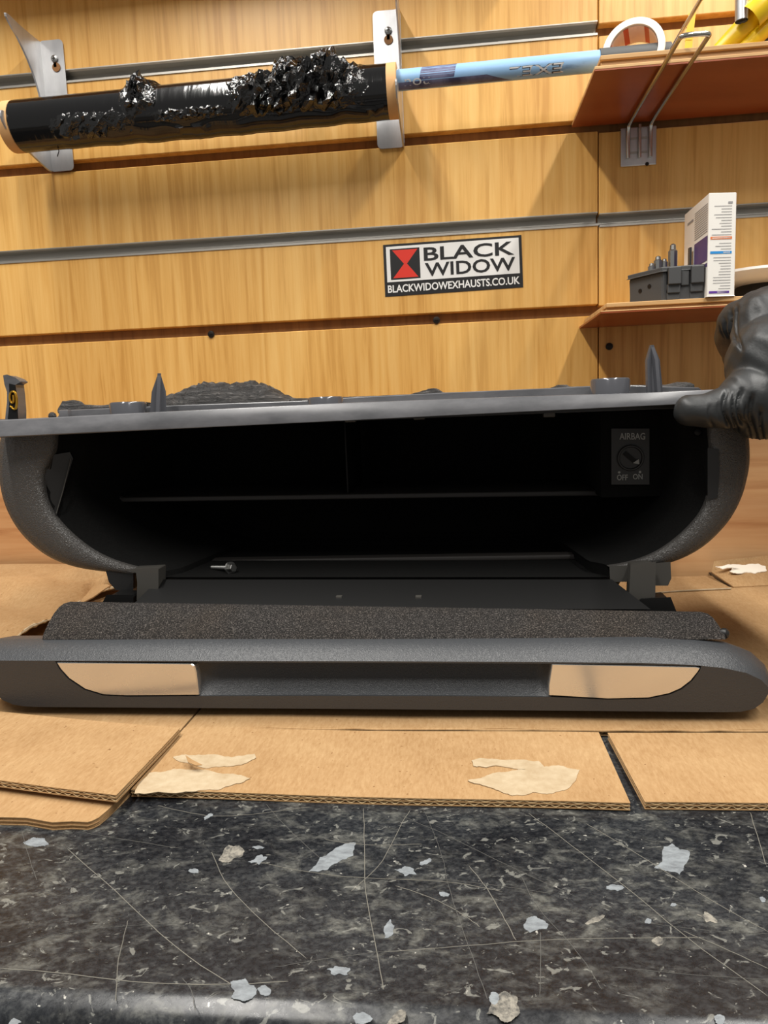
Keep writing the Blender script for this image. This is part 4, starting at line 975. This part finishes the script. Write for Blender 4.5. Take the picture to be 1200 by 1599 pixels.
def onpole(px, ang, r): return along(px) + (front*math.cos(ang)+upv*math.sin(ang))*r
def wrap(nm, a, b, a0, a1, m, r, slant=0, n=18):
    bm = bm_new(); rows = [[onpole(a+slant*f, lerp(a0, a1, f), r) for f in lin_n(0, 1, 12)], [onpole(b+slant*f, lerp(a0, a1, f), r) for f in lin_n(0, 1, 12)]]
    for i in range(11): add(bm, [rows[0][i], rows[1][i], rows[1][i+1], rows[0][i+1]], [(0, 1, 2, 3)])
    return finish(nm, bm, m, PO, 60)
wrap('navy_band', 652, 706, -1.5, 1.5, NAVY, rp*1.006, 10)
wrap('navy_band', 625, 800, -1.5, -.62, NAVY, rp*1.004, -40)
def ptext(nm, s, x0, x1, a0, a1, m, bold, r=1.012):
    # the lettering reads upside down
    lettering(nm, s, lambda u, v: onpole(lerp(x1, x0, u), lerp(a1, a0, v), rp*r), m, PO, bold)
ptext('lettering', 'EXEL', 795, 879, -1.15, -.18, INKG, .045, 1.010); ptext('lettering', 'EXEL', 795, 879, -1.12, -.21, INKW, .004, 1.02)
ptext('lettering', 'nou', 632, 672, -1.0, -.35, INKW, .0, 1.012)
# stretch film roll
RO = thing('film_roll', along(310), 'roll of black stretch film on a cardboard core hanging across the wall brackets', 'film roll')
RR = 36.5*yp/1130; drop = Vector((0, 0, -(RR*.72-rp)-.0015))
def ra(px): return along(px)+drop
bm = bm_new(); Ln = (ra(606)-ra(30)).length
lathe(bm, ra(30), dr, [(0, RR*.62), (0, RR), (Ln*.25, RR*1.0), (Ln*.5, RR*1.01), (Ln, RR), (Ln, RR*.62)], 48, cap=False); finish('wound_film', bm, FILM, RO, 40)
for a, b in ((15, 33), (604, 621)):
    L_ = (ra(b)-ra(a)).length; bm = bm_new()
    lathe(bm, ra(a), dr, [(0, RR*.72), (0, RR*.99), (L_*.1, RR*1.0), (L_*.9, RR*1.0), (L_, RR*.99), (L_, RR*.72), (0, RR*.72)], 48, cap=False); finish('core_end', bm, CORE, RO, 40)
def onroll(px, ang, r):
    f_ = Vector((0, -1, 0)); return ra(px) + (front*math.cos(ang)+upv*math.sin(ang))*r
# crumpled film: folded ridges lying on the roll
def crumple(x0, x1, a0, a1, hgt, nx, na, seed, shape):
    rnd = random.Random(seed); bm = bm_new(); g = []
    for i in range(nx):
        f = i/(nx-1); row = []
        for j in range(na):
            h = j/(na-1); edge = min(1, 4.5*min(f, 1-f))*min(1, 4.5*min(h, 1-h)); jit = rnd.random()**1.3
            r = RR*.992 + hgt*(shape(f, h)*(.15+.85*jit)*edge - .10*rnd.random()*(1-edge))
            row.append(onroll(lerp(x0, x1, f)+rnd.uniform(-2.5, 2.5), lerp(a0, a1, h)+rnd.uniform(-.06, .06), r))
        g.append(row)
    vs = [[bm.verts.new(p) for p in r] for r in g]
    for i in range(nx-1):
        for j in range(na-1):
            q4 = (vs[i][j], vs[i+1][j], vs[i+1][j+1], vs[i][j+1])
            bm.faces.new(q4[:3]); bm.faces.new((q4[0], q4[2], q4[3]))
    return finish('crumpled_film', bm, CRUMPLE, RO, 32)
bump = lambda c, w_: (lambda f: math.exp(-((f-c)/w_)**2))
crumple(352, 585, -1.0, 1.75, .019, 40, 20, 11, lambda f, h: .30+bump(.66, .22)(f)*(.3+.9*h*h)+.35*bump(.25, .2)(f)*(h < .6))
crumple(425, 480, .5, 2.0, .025, 11, 11, 14, lambda f, h: .2+h)
crumple(482, 540, .5, 2.0, .028, 11, 11, 15, lambda f, h: .25+h)
crumple(196, 264, -.5, 1.9, .018, 15, 15, 12, lambda f, h: bump(.45, .28)(f)*(.3+h*h)+.15)
crumple(84, 232, -1.25, .0, .008, 30, 10, 13, lambda f, h: .35+.5*math.sin(f*9)**2*(1-h))
crumple(240, 372, -.75, -.25, .006, 40, 9, 16, lambda f, h: .5)
# loose skirt of film sagging under the roll
bm = bm_new(); rnd = random.Random(21); rows = []
xs = lin_n(96, 600, 70)
for i, x in enumerate(xs):
    sag = .003*math.sin((i/69)*math.pi)+.0007*math.sin(i*.7)+rnd.uniform(0, .0008); up_ = -.62+.16*math.sin(i*.17)+.05*math.sin(i*.63)
    rows.append([onroll(x, up_, RR*1.012), onroll(x, up_-.12, RR*1.03), onroll(x, -.95, RR*1.03+sag*.6), onroll(x, -1.35, RR*1.02+sag), onroll(x, -1.7, RR*1.01+sag*.6), onroll(x, -2.0, RR*1.0)])
for a, b in zip(rows, rows[1:]):
    for j in range(5): add(bm, [a[j], b[j], b[j+1], a[j+1]], [(0, 1, 2, 3)])
finish('loose_film', bm, FILM, RO, 50)
bm = bm_new(); tube(bm, [onroll(86, -1.5, RR*1.0), onroll(84, -1.7, RR*1.06), onroll(82, -1.62, RR*1.30)], .0005, 6); finish('film_thread', bm, CRUMPLE, RO)
